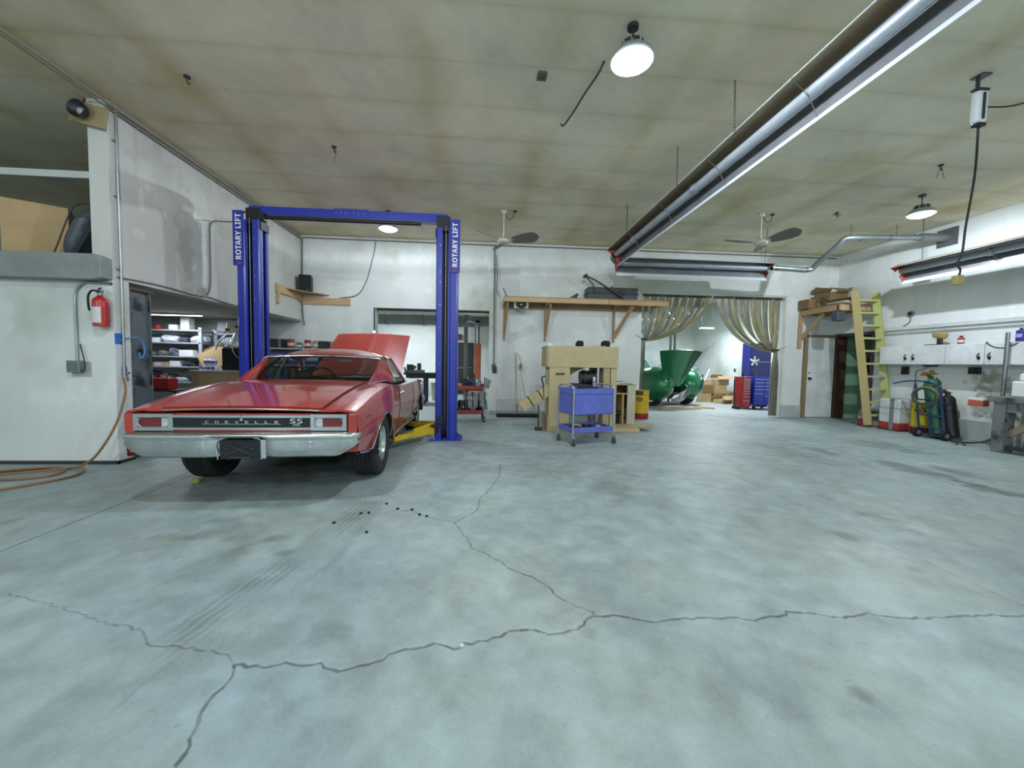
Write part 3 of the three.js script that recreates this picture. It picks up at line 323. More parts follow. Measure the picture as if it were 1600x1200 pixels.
  // raised bonnet
  const A = 32 * Math.PI / 180; const bon = sheet(24, 16, (u, v) => { const w = u * 2 - 1, l = v * 1.42; const hgt = .028 * (1 - w * w) + .018 * Math.exp(-(w * w) / .0016) * (1 - .2 * v) + .007 * Math.exp(-((Math.abs(w) - .45) ** 2) / .002); return [w * lerp(.70, .665, v), .965 + l * Math.sin(A) + hgt * Math.cos(A), -2.2 - l * Math.cos(A) + hgt * Math.sin(A)]; }, .02);
  const bn = part('bonnet', bon, paint, car, 'raised red bonnet'); part('bonnet_trim', [beam([0, .985, -2.22], [0, .99 + 1.4 * Math.sin(A) + .03, -2.2 - 1.4 * Math.cos(A)], .01, .012), bb(-.025, .025, .985 + 1.4 * Math.sin(A), 1.06 + 1.4 * Math.sin(A), -2.21 - 1.41 * Math.cos(A), -2.19 - 1.41 * Math.cos(A), .004)], chrome, bn);
  part('engine', [bb(-.3, .3, .45, .8, -3.3, -2.45, .03), bb(-.3, -.14, .78, .86, -3.2, -2.5, .02), bb(.14, .3, .78, .86, -3.2, -2.5, .02), rod([0, .82, -2.85], [0, .92, -2.85], .17, 24)], MAT.darkSteel, car);
  part('nose', [noseFace, bb(-.68, .68, .3, .36, -3.78, -2.2, 0), bb(-.7, .7, .36, .95, -2.24, -2.18, 0)], dark, car);
  part('front_bumper', [bb(-.9, .9, .4, .55, -3.92, -3.8, .04)], chrome, car);
  // underbody
  part('underbody', [bb(-.55, .55, .26, .34, -3.5, -.3, .02), bb(-.55, .55, .42, .5, -.35, .86, .02), bb(-.78, .78, .26, .31, -2.45, -.42, .01), bb(-.45, .45, .4, .5, .42, .8, .03), rod([-.62, .32, 0], [.62, .32, 0], .045, 12), xf(new THREE.SphereGeometry(.14, 14, 10), [0, .32, 0])], under, car);
  part('exhaust_pipe', [tube([[-.42, .27, -1], [-.42, .36, .2], [-.42, .38, .7]], .028, 20, 8), tube([[.42, .27, -1], [.42, .36, .2], [.42, .38, .7]], .028, 20, 8)], MAT.darkSteel, car);
  // wheels
  const tireProf = (w, R) => { const p = [[.19, -w / 2 + .02], [.21, -w / 2 + .004], [R - .06, -w / 2 - .006], [R - .02, -w / 2 + .006], [R - .004, -w / 2 + .028]]; const n = 5, a = -w / 2 + .03, b = w / 2 - .03; for (let i = 0; i < n; i++) { const x0 = lerp(a, b, i / n) + .004, x1 = lerp(a, b, (i + 1) / n) - .004; p.push([R, x0], [R, x1]); if (i < n - 1) p.push([R - .012, x1 + .0015], [R - .012, x1 + .0065]); } p.push([R - .004, w / 2 - .028], [R - .02, w / 2 - .006], [R - .06, w / 2 + .006], [.21, w / 2 - .004], [.19, w / 2 - .02]); return p; };
  const tg = toCreasedNormals(lathe(tireProf(.26, .335), 56), .5), tf = toCreasedNormals(lathe(tireProf(.22, .33), 48), .5);
  const rimG = [lathe([[.188, -.11], [.196, -.112], [.2, -.1], [.178, -.07], [.172, .06], [.19, .095], [.2, .1], [.2, .11], [.186, .114], [.176, .1], [.165, .075], [.15, .06]], 40), lathe([[0, .09], [.035, .09], [.045, .075], [.06, .06], [.06, .03], [0, .03]], 24)];
  for (let k = 0; k < 5; k++) { const a = k * Math.PI * 2 / 5 + .3; rimG.push(xf(bx(.062, .03, .15, [0, .058, .108], [.12, 0, 0], .01), [0, 0, 0], [0, a, 0])); }
  const rubber = worn(0x2a2b2b, .8), rimM = M(0xcfd3d4, .22, 1);
  const wheel = (x, z, flip, g, R) => { const w = part('wheel', g, rubber, car, 'black tyre on a chrome five-spoke rim'); w.position.set(x, R, z); w.rotation.z = flip ? Math.PI / 2 : -Math.PI / 2; const r = part('rim', rimG, rimM, w); part('brake_drum', [rod([0, -.02, 0], [0, .03, 0], .15, 24)], under, w); };
  wheel(.785, 0, false, tg, .335); wheel(-.785, 0, true, tg, .335); wheel(.76, -2.92, false, tf, .33); wheel(-.76, -2.92, true, tf, .33);
}
// =====================================================================  TWO POST LIFT
{
  const lift = thing('two_post_lift', 'blue two-post car lift with overhead beam and yellow arms around the red car', 'car lift', [-2.06, 0, -6.2]);
  const blue = MAT.blue, yel = M(0xd8bb25, 0.45, 0, { map: mottle1 }), dk = M(0x0d0e14, 0.5);
  for (const s of [-1, 1]) { // local x of the column centre
    const cx = s * 1.46, col = new THREE.Group(); col.name = 'column'; col.position.set(cx, 0, 0); lift.add(col);
    // outer web, ribbed front and rear flanges, open towards the car
    const ex = (poly) => { const q = poly.map(([a, b]) => [a * s, -b]); if (s > 0) q.reverse(); const g = prism(q, 3.27, 0); g.rotateX(-Math.PI / 2); return g; };
    part('channel', [ex([[.165, -.13], [.165, .11], [.145, .13], [.06, .13], [.045, .115], [.02, .115], [.02, .095], [.05, .09], [.135, .09], [.145, -.1], [.02, -.1], [.02, -.13]]), ex([[-.07, .075], [-.07, .13], [-.15, .13], [-.165, .115], [-.165, .05], [-.14, .05], [-.14, .1], [-.1, .1], [-.1, .075]]), ex([[.03, -.13], [-.15, -.13], [-.165, -.115], [-.165, -.05], [-.14, -.05], [-.14, -.1], [.03, -.1]])], blue, col);
    part('slot_lining', [bb(-.1, .1, .05, 3.25, -.02, .0, 0)], dk, col);
    part('base_plate', [bx(.5, .02, .42, [0, .01, 0]), ...[-1, 1].map(k => prism([[0, 0], [.09, 0], [0, .14]], .012).translate(k > 0 ? .155 : -.155, .02, .07).scale(k, 1, 1))].map((q, i) => i ? q : q), blue, col);
    for (const [x, z] of [[-.2, .16], [.2, .16], [-.2, -.16], [.2, -.16], [0, .18]]) part('anchor_bolt', [rod([x, .02, z], [x, .05, z], .012, 6)], MAT.steel, col);
    const sign = part('sign_plate', [bx(.155, .80, .012, [s * .12, 2.99, .142])], M(0x232f8e, 0.4), col, 'blue sign plate with white lettering');
    part('lettering', [text('ROTARY LIFT', .078, .004, [s * .12, 3.01, .148], [0, 0, Math.PI / 2], font, .66)].map(q => q), M(0xe4e6e8, 0.5), sign, 'white vertical lettering ROTARY LIFT');
    part('logo', [xf(new THREE.TorusGeometry(.022, .007, 6, 14, Math.PI), [s * .12, 2.635, .148], [0, 0, Math.PI])], M(0xd8492c, 0.5), sign, 'small orange crescent');
    part('cable', [rod([-s * .02, .3, .112], [-s * .02, 3.3, .112], .005, 6), rod([-s * .15, .3, .02], [-s * .15, 3.3, .02], .006, 6)], MAT.steel, col);
    for (const y of [1.2, 1.75, 2.1, 2.45, 2.6, 3.0]) part('rivet', [rod([-s * .1, y, .13], [-s * .1, y, .138], .01, 8)], MAT.steel, col);
    part('carriage', [bb(-.11, .11, .14, .62, -.075, .07, .006), bx(.06, .12, .3, [-s * .14, .17, 0])], dk, col);
    const saddle = part('arm_saddle', [bx(.16, .03, .30, [-s * .14, .235, .05]), bx(.12, .14, .14, [-s * .1, .31, .1], undefined, .02)], M(0x1c2148, 0.4), col);
    part('top_bracket', [bx(.2, .22, .2, [-s * .06, 3.34, 0]), bx(.07, .12, .22, [-s * .15, 3.2, 0])], dk, col);
    part('hydraulic_hose', [tube([[s * .1, 3.24, .08], [s * .12, 3.36, .06], [s * .02, 3.44, 0], [-s * .1, 3.42, 0]], .012, 20, 6)], MAT.rubber, col);
    // two swing arms per post
    const px = -s * .17;
    for (const [k, ex, ez] of [[0, -s * .66, .80], [1, -s * .78, -.72]]) {
      const arm = part('arm', [beam([px, .155, k ? -.06 : .06], [lerp(px, ex, .62), .15, ez * .62], .1, .09), beam([lerp(px, ex, .5), .148, ez * .5], [ex, .145, ez], .078, .07), rod([px, .1, k ? -.06 : .06], [px, .21, k ? -.06 : .06], .07, 18)], yel, col, 'yellow telescopic arm');
      part('gusset', [beam([px, .25, k ? -.05 : .05], [lerp(px, ex, .55), .2, ez * .55], .03, .045)], yel, arm); part('pad', [rod([ex, .18, ez - Math.sign(ez) * .05], [ex, .225, ez - Math.sign(ez) * .05], .055, 18)], MAT.rubber, arm);
    }
  }
  const ob = part('overhead_beam', [bx(2.92, .12, .16, [0, 3.43, 0], undefined, .008), bx(.5, .135, .165, [.02, 3.435, 0], undefined, .008), bx(.1, .2, .17, [-1.42, 3.37, 0]), bx(.1, .2, .17, [1.42, 3.37, 0])], blue, lift);
  for (const x of [-.2, -.13, -.06, .06, .13, .2]) part('bolt', [rod([x, 3.44, .08], [x, 3.44, .092], .01, 8)], MAT.steel, ob);
  const sbm = part('cutoff_bar', [rod([-1.25, 3.33, .06], [1.05, 3.33, .06], .028, 12)], MAT.blackPlastic, lift, 'black padded shut-off bar');
  part('switch_box', [bx(.09, .12, .1, [-1.28, 3.33, .06])], MAT.blackPlastic, sbm); part('bar_hanger', [rod([-.9, 3.33, .06], [-.9, 3.42, .06], .006, 6), rod([.95, 3.33, .06], [.95, 3.42, .06], .006, 6)], MAT.steel, sbm);
}
// =====================================================================  THINGS UNDER THE CEILING
function chain(a, b) { const A = V(...a), B = V(...b), n = Math.max(3, Math.round(A.distanceTo(B) / 0.032)), out = []; for (let i = 0; i < n; i++) { const p = A.clone().lerp(B, (i + .5) / n); const g = new THREE.TorusGeometry(.0085, .0028, 4, 8); g.scale(1, 1.9, 1); if (i % 2) g.rotateY(Math.PI / 2); g.translate(p.x, p.y, p.z); out.push(g); } return out; }
{
  const alu = worn(0x9fa3a6, 0.45, 0.6), brown = M(0x94825e, 0.5, 0.3, { map: mottle1 }), lip = M(0xdde2e6, 0.45, 0.1), rdcap = M(0xa9503c, 0.55), tubeM = worn(0xa3abb2, 0.5, 0.3);
  // along: 'z' runs in z; section is tilted like the photo. p = [x,y] of the upper-left lip, q = [x,y] of the lower-right lip
  function heater(label, L, tilt, pos, turn, opts = {}) {
    const t = thing('radiant_tube_heater', label, 'heater', pos, turn); const c = Math.cos(tilt), s = Math.sin(tilt); const R = (x, y) => [x * c - y * s, x * s + y * c];
    const w = opts.w || .36; const sec = [[-w / 2, 0], [-w / 2 + .06, .13], [-.06, .2], [.06, .2], [w / 2 - .06, .13], [w / 2, 0]];
    const panel = (i) => { const a = R(...sec[i]), b = R(...sec[i + 1]); return sheet(1, 1, (u, v) => [lerp(a[0], b[0], u), lerp(a[1], b[1], u), lerp(0, -L, v)], .003); };
    const rf = part('reflector', [panel(0), panel(1)], opts.flip ? alu : brown, t, opts.flip ? 'dull aluminium reflector side' : 'tarnished brown reflector side'); part('reflector', [panel(2), panel(3), panel(4)], alu, t, 'dull aluminium reflector side');
    const la = R(-w / 2, 0), lb = R(w / 2, 0); const fl = opts.flip; const lb2 = fl ? R(w / 2 + .01, -.012) : R(w / 2 + .02, -.075), la2 = fl ? R(-w / 2 - .02, -.075) : R(-w / 2 - .01, -.012);
    part('lip', [sheet(1, 1, (u, v) => [lerp(lb[0], lb2[0], u), lerp(lb[1], lb2[1], u), lerp(0, -L, v)], .003), sheet(1, 1, (u, v) => [lerp(la[0], la2[0], u), lerp(la[1], la2[1], u), lerp(0, -L, v)], .003)], lip, t, 'bright edge strip');
    const tc = R(.0, .075); const tb = part('burner_tube', [rod([...tc, -.01], [...tc, -L + .02], .05, 20)], tubeM, t, 'grey steel tube');
    part('coupling', (opts.couplings || [L * .5]).map(z => [rod([...tc, -z], [...tc, -z - .09], .058, 20), rod([...tc, -z - .02], [...tc, -z - .04], .066, 20), rod([...tc, -z - .06], [...tc, -z - .075], .066, 20)]), MAT.galv, tb);
    part('clip', Array.from({ length: Math.floor(L / 1.2) }, (_, k) => { const z = -.6 - k * 1.2; const a = R(-w / 2 - .01, -.01), b = R(w / 2 + .01, -.02), m = R(0, .02); return tube([[...a, z], [...m, z], [...b, z]], .0035, 10, 5); }), MAT.steel, t);
    for (const z of [0, -L]) { if (opts.open === z) continue; const ring = [[-w / 2 - .015, -.03], ...sec.map(([x, y]) => [x * 1.04, y * 1.05]), [w / 2 + .015, -.03], [w / 2 - .03, .0], [.06, .01], [.055, .09], [-.055, .09], [-.06, .01], [-w / 2 + .03, 0]].map(q => R(...q)); const g = prism(ring.reverse(), .012); g.translate(0, 0, z - .006); part('end_cap', g, rdcap, t, 'dull red end cap'); }
    return { t, R, tc };
  }
  // big one: lips at (2.42,3.53) and (2.66,3.26); axis z from +0.6 back to -7.73
  const ang = Math.atan2(3.26 - 3.53, 2.66 - 2.42);
  heater('long overhead tube heater with brown reflector crossing the ceiling towards the back wall', 8.9, ang, [2.54, 3.395, 1.15], 0, { couplings: [5.9, 3.0, 7.9] });
  const h2 = heater('tube heater hung parallel to the back wall above the shelf, ending at the silver flue', 3.25, .8, [2.66, 3.25, -7.78], -Math.PI / 2, { couplings: [.12], w: .34, flip: true });
  heater('tube heater hung along the right wall above the white cabinets', 8.0, -.72, [7.88, 3.06, 1.0], 0, { couplings: [4.6, 6.6] });
  const ch = (label, a, b) => solo('hanging_chain', label, 'chain', chain(a, b), MAT.darkSteel, [0, 0, 0]);
  ch('thin chain holding the long heater, nearest the large lamp', [2.38, 4, -3.74], [2.4, 3.5, -3.74]); ch('thin chain holding the middle of the long heater', [2.39, 4, -4.88], [2.4, 3.5, -4.88]); ch('thin chain holding the end of the long heater, by the back wall', [2.42, 4, -6.68], [2.42, 3.5, -6.68]);
  ch('thin chain holding the end of the heater beside the flue', [5.6, 4, -7.5], [5.72, 3.35, -7.72]); ch('thin chain holding the heater above the cabinets', [7.75, 4, -6.5], [7.78, 3.22, -6.5]);
  // U bend between the two heaters
  solo('heater_elbow', 'silver bend joining the long heater to the one along the back wall', 'pipe', [tube([[2.57, 3.43, -7.72], [2.58, 3.42, -7.86], [2.68, 3.36, -7.96], [2.78, 3.3, -7.9]], .06, 24, 12)], MAT.galv);
  // flue
  { const f = thing('flue_pipe', 'silver flue pipe stepping up from the back heater to the right wall', 'pipe', [5.9, 3.28, -7.74]); const P = [[0, .02, 0], [.87, .0, 0], [1.0, .47, .62], [2.8, .47, .87]]; part('pipe', [tube([P[0], [.4, .01, 0], [.78, 0, 0], [.87, .02, .02], [.9, .1, .1], [.97, .38, .52], [1.0, .46, .6], [1.08, .47, .64], [1.8, .47, .74], P[3]], .052, 90, 16)], MAT.galv, f); part('collar', [[.1, .018, 0], [.75, .003, 0], [1.25, .47, .665], [1.75, .47, .735], [2.2, .47, .8]].map(p => rod(p, [p[0] + .03, p[1], p[2] + .002], .057, 18)), MAT.steel, f); part('strap', [rod([1.08, .52, .64], [1.08, .72, .64], .004, 6), rod([1.9, .52, .75], [1.9, .72, .75], .004, 6)], MAT.darkSteel, f); part('wall_plate', [bx(.012, .33, .34, [2.795, .47, .88])], worn(0x77797a, .5, .6), f); part('outlet', [rod([2.3, .47, .82], [2.8, .47, .88], .075, 18)], worn(0x8d8f90, .5, .6), f); }
  // ceiling fans
  const fan = (label, x, z, y, rot, tip) => { const t = thing('ceiling_fan', label, 'fan', [x, 4, z]); const m = M(0xcfcbb8, .5), bl = worn(0x6d6a60, .5); part('canopy', [lathe([[0, 0], [.055, 0], [.05, -.04], [.03, -.06], [0, -.06]], 20)], m, t); part('down_rod', [rod([0, -.05, 0], [0, y - 3.95, 0], .011, 8)], m, t); part('motor', [lathe([[0, .05], [.035, .05], [.05, .03], [.1, .01], [.115, -.02], [.1, -.05], [.05, -.06], [0, -.062]], 28, [0, y - 4, 0])], m, t); for (let k = 0; k < 3; k++) { const a = rot + k * Math.PI * 2 / 3; const g = sheet(14, 4, (u, v) => { const r = lerp(.16, .66, u), w = .06 + .045 * Math.sin(u * 2.4), o = (v - .5) * 2 * w * Math.min(1, Math.sqrt((1 - u) * 6 + .02)); return [r, (y - 4) - .01 + o * .5 + .03 * u, o]; }, .004); g.rotateY(-a); const b = part('blade', g, bl, t); const ar = beam([.09, y - 4 - .01, 0], [.2, y - 4 - .005, 0], .03, .006); ar.rotateY(-a); part('blade_arm', ar, m, b); } part('supply_cord', [tube([[.02, -.03, 0], [.08, -.16, .02], [.16, -.13, .02], [.2, -.01, 0]], .006, 24, 6), rod([.2, -.02, 0], [.2, 0, 0], .035, 12)], MAT.cable, t); if (tip) part('pull_cord', [rod([0, y - 4 - .06, 0], [.05, y - 4 - .36, 0], .003, 5)], MAT.cable, t); };
  fan('three-blade ceiling fan near the pipe by the back wall opening', .31, -7.2, 3.47, .35); fan('three-blade ceiling fan above the back heater, beside the flue', 4.95, -6.8, 3.5, 1.15, true);
  // cord reel with hanging lead
  { const t = thing('cord_reel', 'hanging cord reel with yellow socket on a long black lead', 'cord reel', [4.62, 4, -3.47]); part('bracket', [bx(.1, .012, .1, [0, -.006, 0]), bx(.012, .1, .03, [-.03, -.06, 0]), bx(.13, .02, .06, [0, -.13, 0])], MAT.darkSteel, t); part('case', [bx(.12, .3, .075, [0, -.29, 0], undefined, .03)], M(0xd5d9da, .35), t, 'pale reel case'); part('drum', [bx(.04, .25, .09, [0, -.29, 0], undefined, .015)], M(0x26282b, .5), t); part('outlet', [bx(.08, .03, .06, [.01, -.45, 0])], MAT.blackPlastic, t); part('lead', [tube([[.01, -.46, 0], [.0, -.9, .01], [-.04, -1.4, 0], [-.06, -1.66, 0], [-.1, -1.75, 0], [-.06, -1.8, 0], [-.07, -1.86, 0]], .009, 60, 6)], MAT.cable, t, 'long black lead'); part('socket', [bx(.085, .09, .05, [-.08, -1.9, 0], [0, 0, .1], .01)], M(0xa89658, .55), t, 'tan socket block'); part('supply_cord', [tube([[.06, -.28, 0], [.3, -.28, .05], [.8, -.12, .2], [1.4, -.02, .5]], .008, 30, 6)], MAT.cable, t); }
  solo('ceiling_cable', 'loose grey cable tail hanging beside the large lamp', 'cable', [tube([[1.05, 3.995, -3.62], [1.03, 3.96, -3.7], [.96, 3.93, -3.95], [.9, 3.93, -4.3], [.84, 3.93, -4.5], [.82, 3.95, -4.5]], .011, 40, 6)], M(0x43463f, .6));
  solo('junction_box', 'small square steel cover plate on the ceiling', 'cover plate', [bx(.09, .02, .11, [0, 0, 0]), bx(.03, .012, .03, [0, -.012, .025]), bx(.03, .012, .03, [0, -.012, -.025])], worn(0x6f7266, .5, .5), [.51, 3.989, -3.85]);
  const hook = (x, z, label, extra) => solo('ceiling_hook', label, 'hook', [rod([x, 4, z], [x, 3.985, z], .03, 10), tube([[x, 3.99, z], [x, 3.95, z], [x + .015, 3.925, z], [x + .03, 3.94, z]], .006, 14, 6), ...(extra || [])], MAT.darkSteel);
  hook(-2.0, -5.35, 'black ceiling hook with short wire above the lift beam', [tube([[-2.0, 3.98, -5.35], [-1.98, 3.9, -5.35], [-2.01, 3.8, -5.35]], .003, 10, 5)]); hook(-2.98, -4.2, 'small ceiling hook near the left upper wall'); hook(6.1, -4.95, 'pair of wire hooks in front of the right lamp', [rod([6.1, 4, -4.95], [6.05, 3.82, -4.95], .003, 5), rod([6.1, 4, -4.95], [6.16, 3.82, -4.95], .003, 5)]); hook(6.2, -6.6, 'T shaped ceiling hook beside the flue', [bx(.14, .01, .02, [6.2, 3.96, -6.6])]);
}
// =====================================================================  LEFT SIDE: PARTITION, MEZZANINE, PARTS ROOM
{
  const steelGrey = M(0x6d7780, .5, .25, { map: rep(grime, .9) });
  { const t = thing('steel_post', 'tall grey steel post beside the white partition corner', 'post', [-4.2, 0, -5.01]); part('web', [bb(-.02, .02, 0, 2.0, -.14, .14)], steelGrey, t); part('flange', [bb(-.05, .05, 0, 2.0, .13, .145)], steelGrey, t); part('flange', [bb(-.05, .05, 0, 2.0, -.145, -.13)], steelGrey, t); part('head_plate', [bb(-.07, .055, 2.0, 2.035, -.18, .16)], M(0x5d4a3c, .6), t, 'brown head plate'); part('handle', [tube([[.02, .86, -.02], [.045, .86, -.02], [.045, .92, -.02], [.02, .92, -.02]], .006, 16, 6)], MAT.darkSteel, t); }
  const cond = (label, pts, r = .012, m = MAT.galv) => solo('conduit', label, 'conduit', [tube(pts, r, pts.length * 8, 8)], m);
  { const t = thing('conduit', 'vertical conduit with an air valve on the partition side', 'conduit', [-4.115, 0, -4.73]); part('pipe', [rod([0, 1.08, 0], [-.0, 3.97, .0], .013, 8)], MAT.galv, t); part('clamp', [1.4, 2.2, 3.0, 3.6].map(y => bx(.02, .02, .07, [-.015, y, 0])), MAT.steel, t); part('valve', [rod([0, .98, 0], [0, 1.1, 0], .022, 12), rod([-.03, 1.03, .0], [.05, 1.03, .0], .014, 10), rod([.02, 1.0, 0], [.06, .95, .03], .012, 8)], worn(0xaab0b2, .3, .9), t); }
  cond('bent conduit dropping to the grey socket box on the partition', [[-4.135, 2.02, -4.63], [-4.3, 2.025, -4.63], [-4.42, 2.02, -4.63], [-4.5, 1.93, -4.63], [-4.515, 1.8, -4.63], [-4.515, 1.5, -4.63], [-4.515, 1.16, -4.63]], .013);
  { const t = thing('socket_box', 'grey metal socket box with a short plug lead on the partition', 'socket', [-4.52, 1.1, -4.65]); part('box', [bx(.13, .13, .07, [0, 0, .035])], MAT.galv, t); part('cover', [bx(.11, .11, .008, [0, 0, .073])], MAT.steel, t); part('lead', [tube([[.06, -.03, .05], [.09, -.06, .05], [.1, .0, .04], [.05, .25, .03]], .006, 20, 6)], MAT.cable, t); part('back_plate', [bx(.2, .17, .006, [.03, -.03, .003])], worn(0xb3b7b4, .7), t); }
  cond('conduit running along the foot of the left upper wall', [[-4.12, 2.11, -4.7], [-4.12, 2.13, -5.2], [-4.12, 2.11, -5.9], [-4.12, 2.13, -6.0], [-4.12, 2.1, -6.6], [-4.12, 2.1, -9.0]], .009);
  solo('switch_box', 'small grey box at the foot of the left upper wall', 'switch box', [bx(.05, .13, .12, [0, 0, 0]), bx(.012, .1, .09, [.028, 0, 0])], worn(0xb4b9b0, .5), [-4.112, 2.17, -5.97]);
  cond('conduit looping up the left upper wall towards the lift', [[-4.12, 2.14, -6.03], [-4.12, 2.16, -6.1], [-4.12, 2.3, -6.16], [-4.12, 3.0, -6.18], [-4.12, 3.22, -6.2], [-4.1, 3.28, -6.25], [-4.0, 3.28, -6.25], [-3.72, 3.27, -6.22]], .009, M(0x55585a, .6));
  cond('pair conduit under the ceiling along the left upper wall', [[-4.1, 3.95, -9.0], [-4.1, 3.95, -3.0]], .016, M(0x8a8574, .55)); cond('lower thin conduit under the ceiling along the left upper wall', [[-4.115, 3.9, -9.05], [-4.115, 3.9, -6.0], [-4.1, 3.91, -3.4]], .009, M(0x6f6b5d, .6));
  cond('conduit under the ceiling along the back wall', [[-4.1, 3.94, -9.085], [-1, 3.935, -9.085], [3, 3.94, -9.085], [8.6, 3.94, -9.085]], .012, M(0x6f6b5d, .6)); cond('conduit down the back left corner', [[-4.1, 3.93, -9.08], [-4.1, 2.2, -9.08], [-4.06, 2.0, -9.06]], .012, M(0x55564e, .6));
  solo('wall_cable', 'grey cable curving down the back wall beside the corner shelf', 'cable', [tube([[-2.5, 3.94, -9.09], [-2.52, 3.75, -9.09], [-2.6, 3.4, -9.09], [-2.72, 3.0, -9.09], [-2.9, 2.72, -9.09], [-3.3, 2.62, -9.08]], .009, 50, 6)], M(0x5d605c, .6));
  // air hose down to a floor coil
  solo('air_hose', 'orange-brown air hose hanging from the valve and coiled on the floor', 'hose', [tube([[-4.1, .97, -4.7], [-4.05, .85, -4.66], [-4.03, .7, -4.6], [-4.03, .5, -4.52], [-4.1, .28, -4.46], [-4.25, .08, -4.44], [-4.42, .016, -4.43], [-4.66, .014, -4.41], [-4.95, .014, -4.25], [-4.8, .014, -4.05], [-4.5, .014, -4.02], [-4.32, .014, -4.15], [-4.4, .03, -4.35], [-4.62, .03, -4.38], [-4.98, .03, -4.2], [-4.9, .03, -4.1], [-4.5, .04, -4.2], [-4.3, .035, -4.38], [-4.12, .014, -4.2], [-4.18, .014, -3.88], [-4.4, .014, -3.62], [-5.2, .014, -3.2]], .012, 240, 7)], M(0x8d6a4a, .55));
  // fire extinguisher
  { const t = thing('fire_extinguisher', 'red fire extinguisher with white label on the partition corner', 'extinguisher', [-4.2, 1.54, -4.57]); part('cylinder', [lathe([[0, 0], [.06, 0], [.068, .01], [.068, .26], [.06, .3], [.03, .325], [.022, .34], [0, .34]], 24)], M(0xb01d1a, .3, 0, { clearcoat: .7 }), t); part('instruction_label', [grid(14, 1, (u, v) => { const a = lerp(-1.1, .75, u); return [.0692 * Math.sin(a), lerp(.04, .21, v), .0692 * Math.cos(a)]; })], M(0xdcdedb, .55, 0, { map: mottle1 }), t, 'white instruction label'); const vl = part('valve', [rod([0, .34, 0], [0, .38, 0], .02, 12), bx(.04, .03, .05, [0, .385, 0])], MAT.steel, t); part('handle', [bx(.02, .012, .12, [.02, .41, .02], [.25, .6, 0]), bx(.02, .01, .1, [.02, .375, .03], [-.1, .6, 0])], MAT.blackPlastic, vl); part('hose', [tube([[0, .37, .02], [-.04, .39, .03], [-.085, .35, .03], [-.095, .24, .03], [-.085, .17, .03]], .01, 30, 8)], MAT.rubber, t); part('bracket', [bx(.05, .2, .02, [0, .15, -.075])], MAT.darkSteel, t); }
  solo('light_switch', 'beige light switch plate on the partition side', 'switch', [bx(.012, .12, .075, [0, 0, 0]), bx(.02, .03, .02, [.006, 0, 0])], M(0xc9c1a4, .5), [-4.134, 1.61, -4.76]);
  { const t = thing('blue_tag', 'blue plastic tag and strap taped to the partition side', 'tag', [-4.135, 1.42, -4.73]); part('sheet', [bx(.008, .12, .12, [0, 0, .02])], M(0x2f6fc0, .5), t); part('strap', [tube([[.01, .0, -.02], [.07, .02, -.08], [.08, .0, -.16], [.075, -.16, -.2], [.06, -.22, -.17], [.06, -.15, -.15]], .008, 40, 6)], M(0x4a8bd0, .5), t); }
  // mezzanine goods
  const tapeM = M(0xa98d5e, .35); const box = (label, w, h, d, p, turn, mat = MAT.card, open = false, group) => { const t = thing('cardboard_box', label, 'box', p, turn, group); part('carton', [bb(-w / 2, w / 2, 0, h, -d / 2, d / 2, .006)], mat, t); if (open) { part('flap', [bx(w * .98, .006, d * .45, [0, h + .06, d * .62], [.5, 0, 0])], mat, t); part('flap', [bx(w * .98, .006, d * .45, [0, h + .1, -d * .58], [-.9, 0, 0])], mat, t); part('flap', [bx(w * .45, .006, d * .96, [w * .64, h + .08, 0], [0, 0, .55])], mat, t); } else part('tape', [bb(-.025, .025, h, h + .0015, -d / 2, d / 2, 0)], tapeM, t); return t; };
  globalThis.__box = box;
  box('tall tan cardboard box on the mezzanine edge', .5, .66, .5, [-5.2, 2.265, -5.0], .62); box('low brown box behind the tall box on the mezzanine', .42, .3, .3, [-5.0, 2.265, -5.62], .1, MAT.cardDark); box('flat brown box beside the grey seat on the mezzanine', .3, .24, .3, [-4.62, 2.265, -5.6], -.1, MAT.cardDark);
  { const t = thing('vinyl_cushion', 'dark grey vinyl cushion leaning on the mezzanine', 'cushion', [-4.58, 2.28, -4.9]); part('filling', [xf(blob(.2, .66, .5, 5, .06), [0, .31, 0], [0, .2, -.38])], M(0x3f474f, .5), t); part('piping', [xf(tube([[.1, -.3, .24], [.11, .3, .24], [.0, .33, .2], [-.1, .28, .2], [-.1, -.3, .2]], .008, 40, 6), [0, .31, 0], [0, .2, -.38])], M(0x23282d, .5), t); }
  solo('plywood_offcut', 'brown plywood offcut standing against the mezzanine pillar', 'board', [bx(.02, .62, .5, [0, .31, 0], [0, 0, -.05])], MAT.cardDark, [-4.372, 2.265, -5.35]);
  { const t = thing('horn_lamp', 'round dark lamp on a tan board at the top of the mezzanine pillar', 'lamp', [-4.27, 3.8, -4.6]); part('board', [bx(.36, .22, .025, [0, 0, 0], [0, 0, -.22])], M(0xa29670, .7, 0, { map: woodTex }), t); part('hood', [lathe([[.045, 0], [.07, .03], [.085, .07], [.088, .1], [.08, .1], [.06, .04], [0, .03]], 24, [-.02, 0, .02], [Math.PI / 2, 0, 0])], MAT.darkSteel, t); part('lens', [xf(new THREE.SphereGeometry(.042, 16, 10), [-.01, -.01, .06])], M(0xa9aca6, .3), t); part('cord', [tube([[-.02, .06, .05], [-.01, .12, .04], [-.04, .17, 0]], .006, 12, 6)], MAT.cable, t); }
  solo('white_rail', 'white rail across the mezzanine opening', 'rail', [bb(-9.45, -4.345, 3.28, 3.36, -5.0, -4.95)], M(0xc4c8c6, .6), [0, 0, 0]);
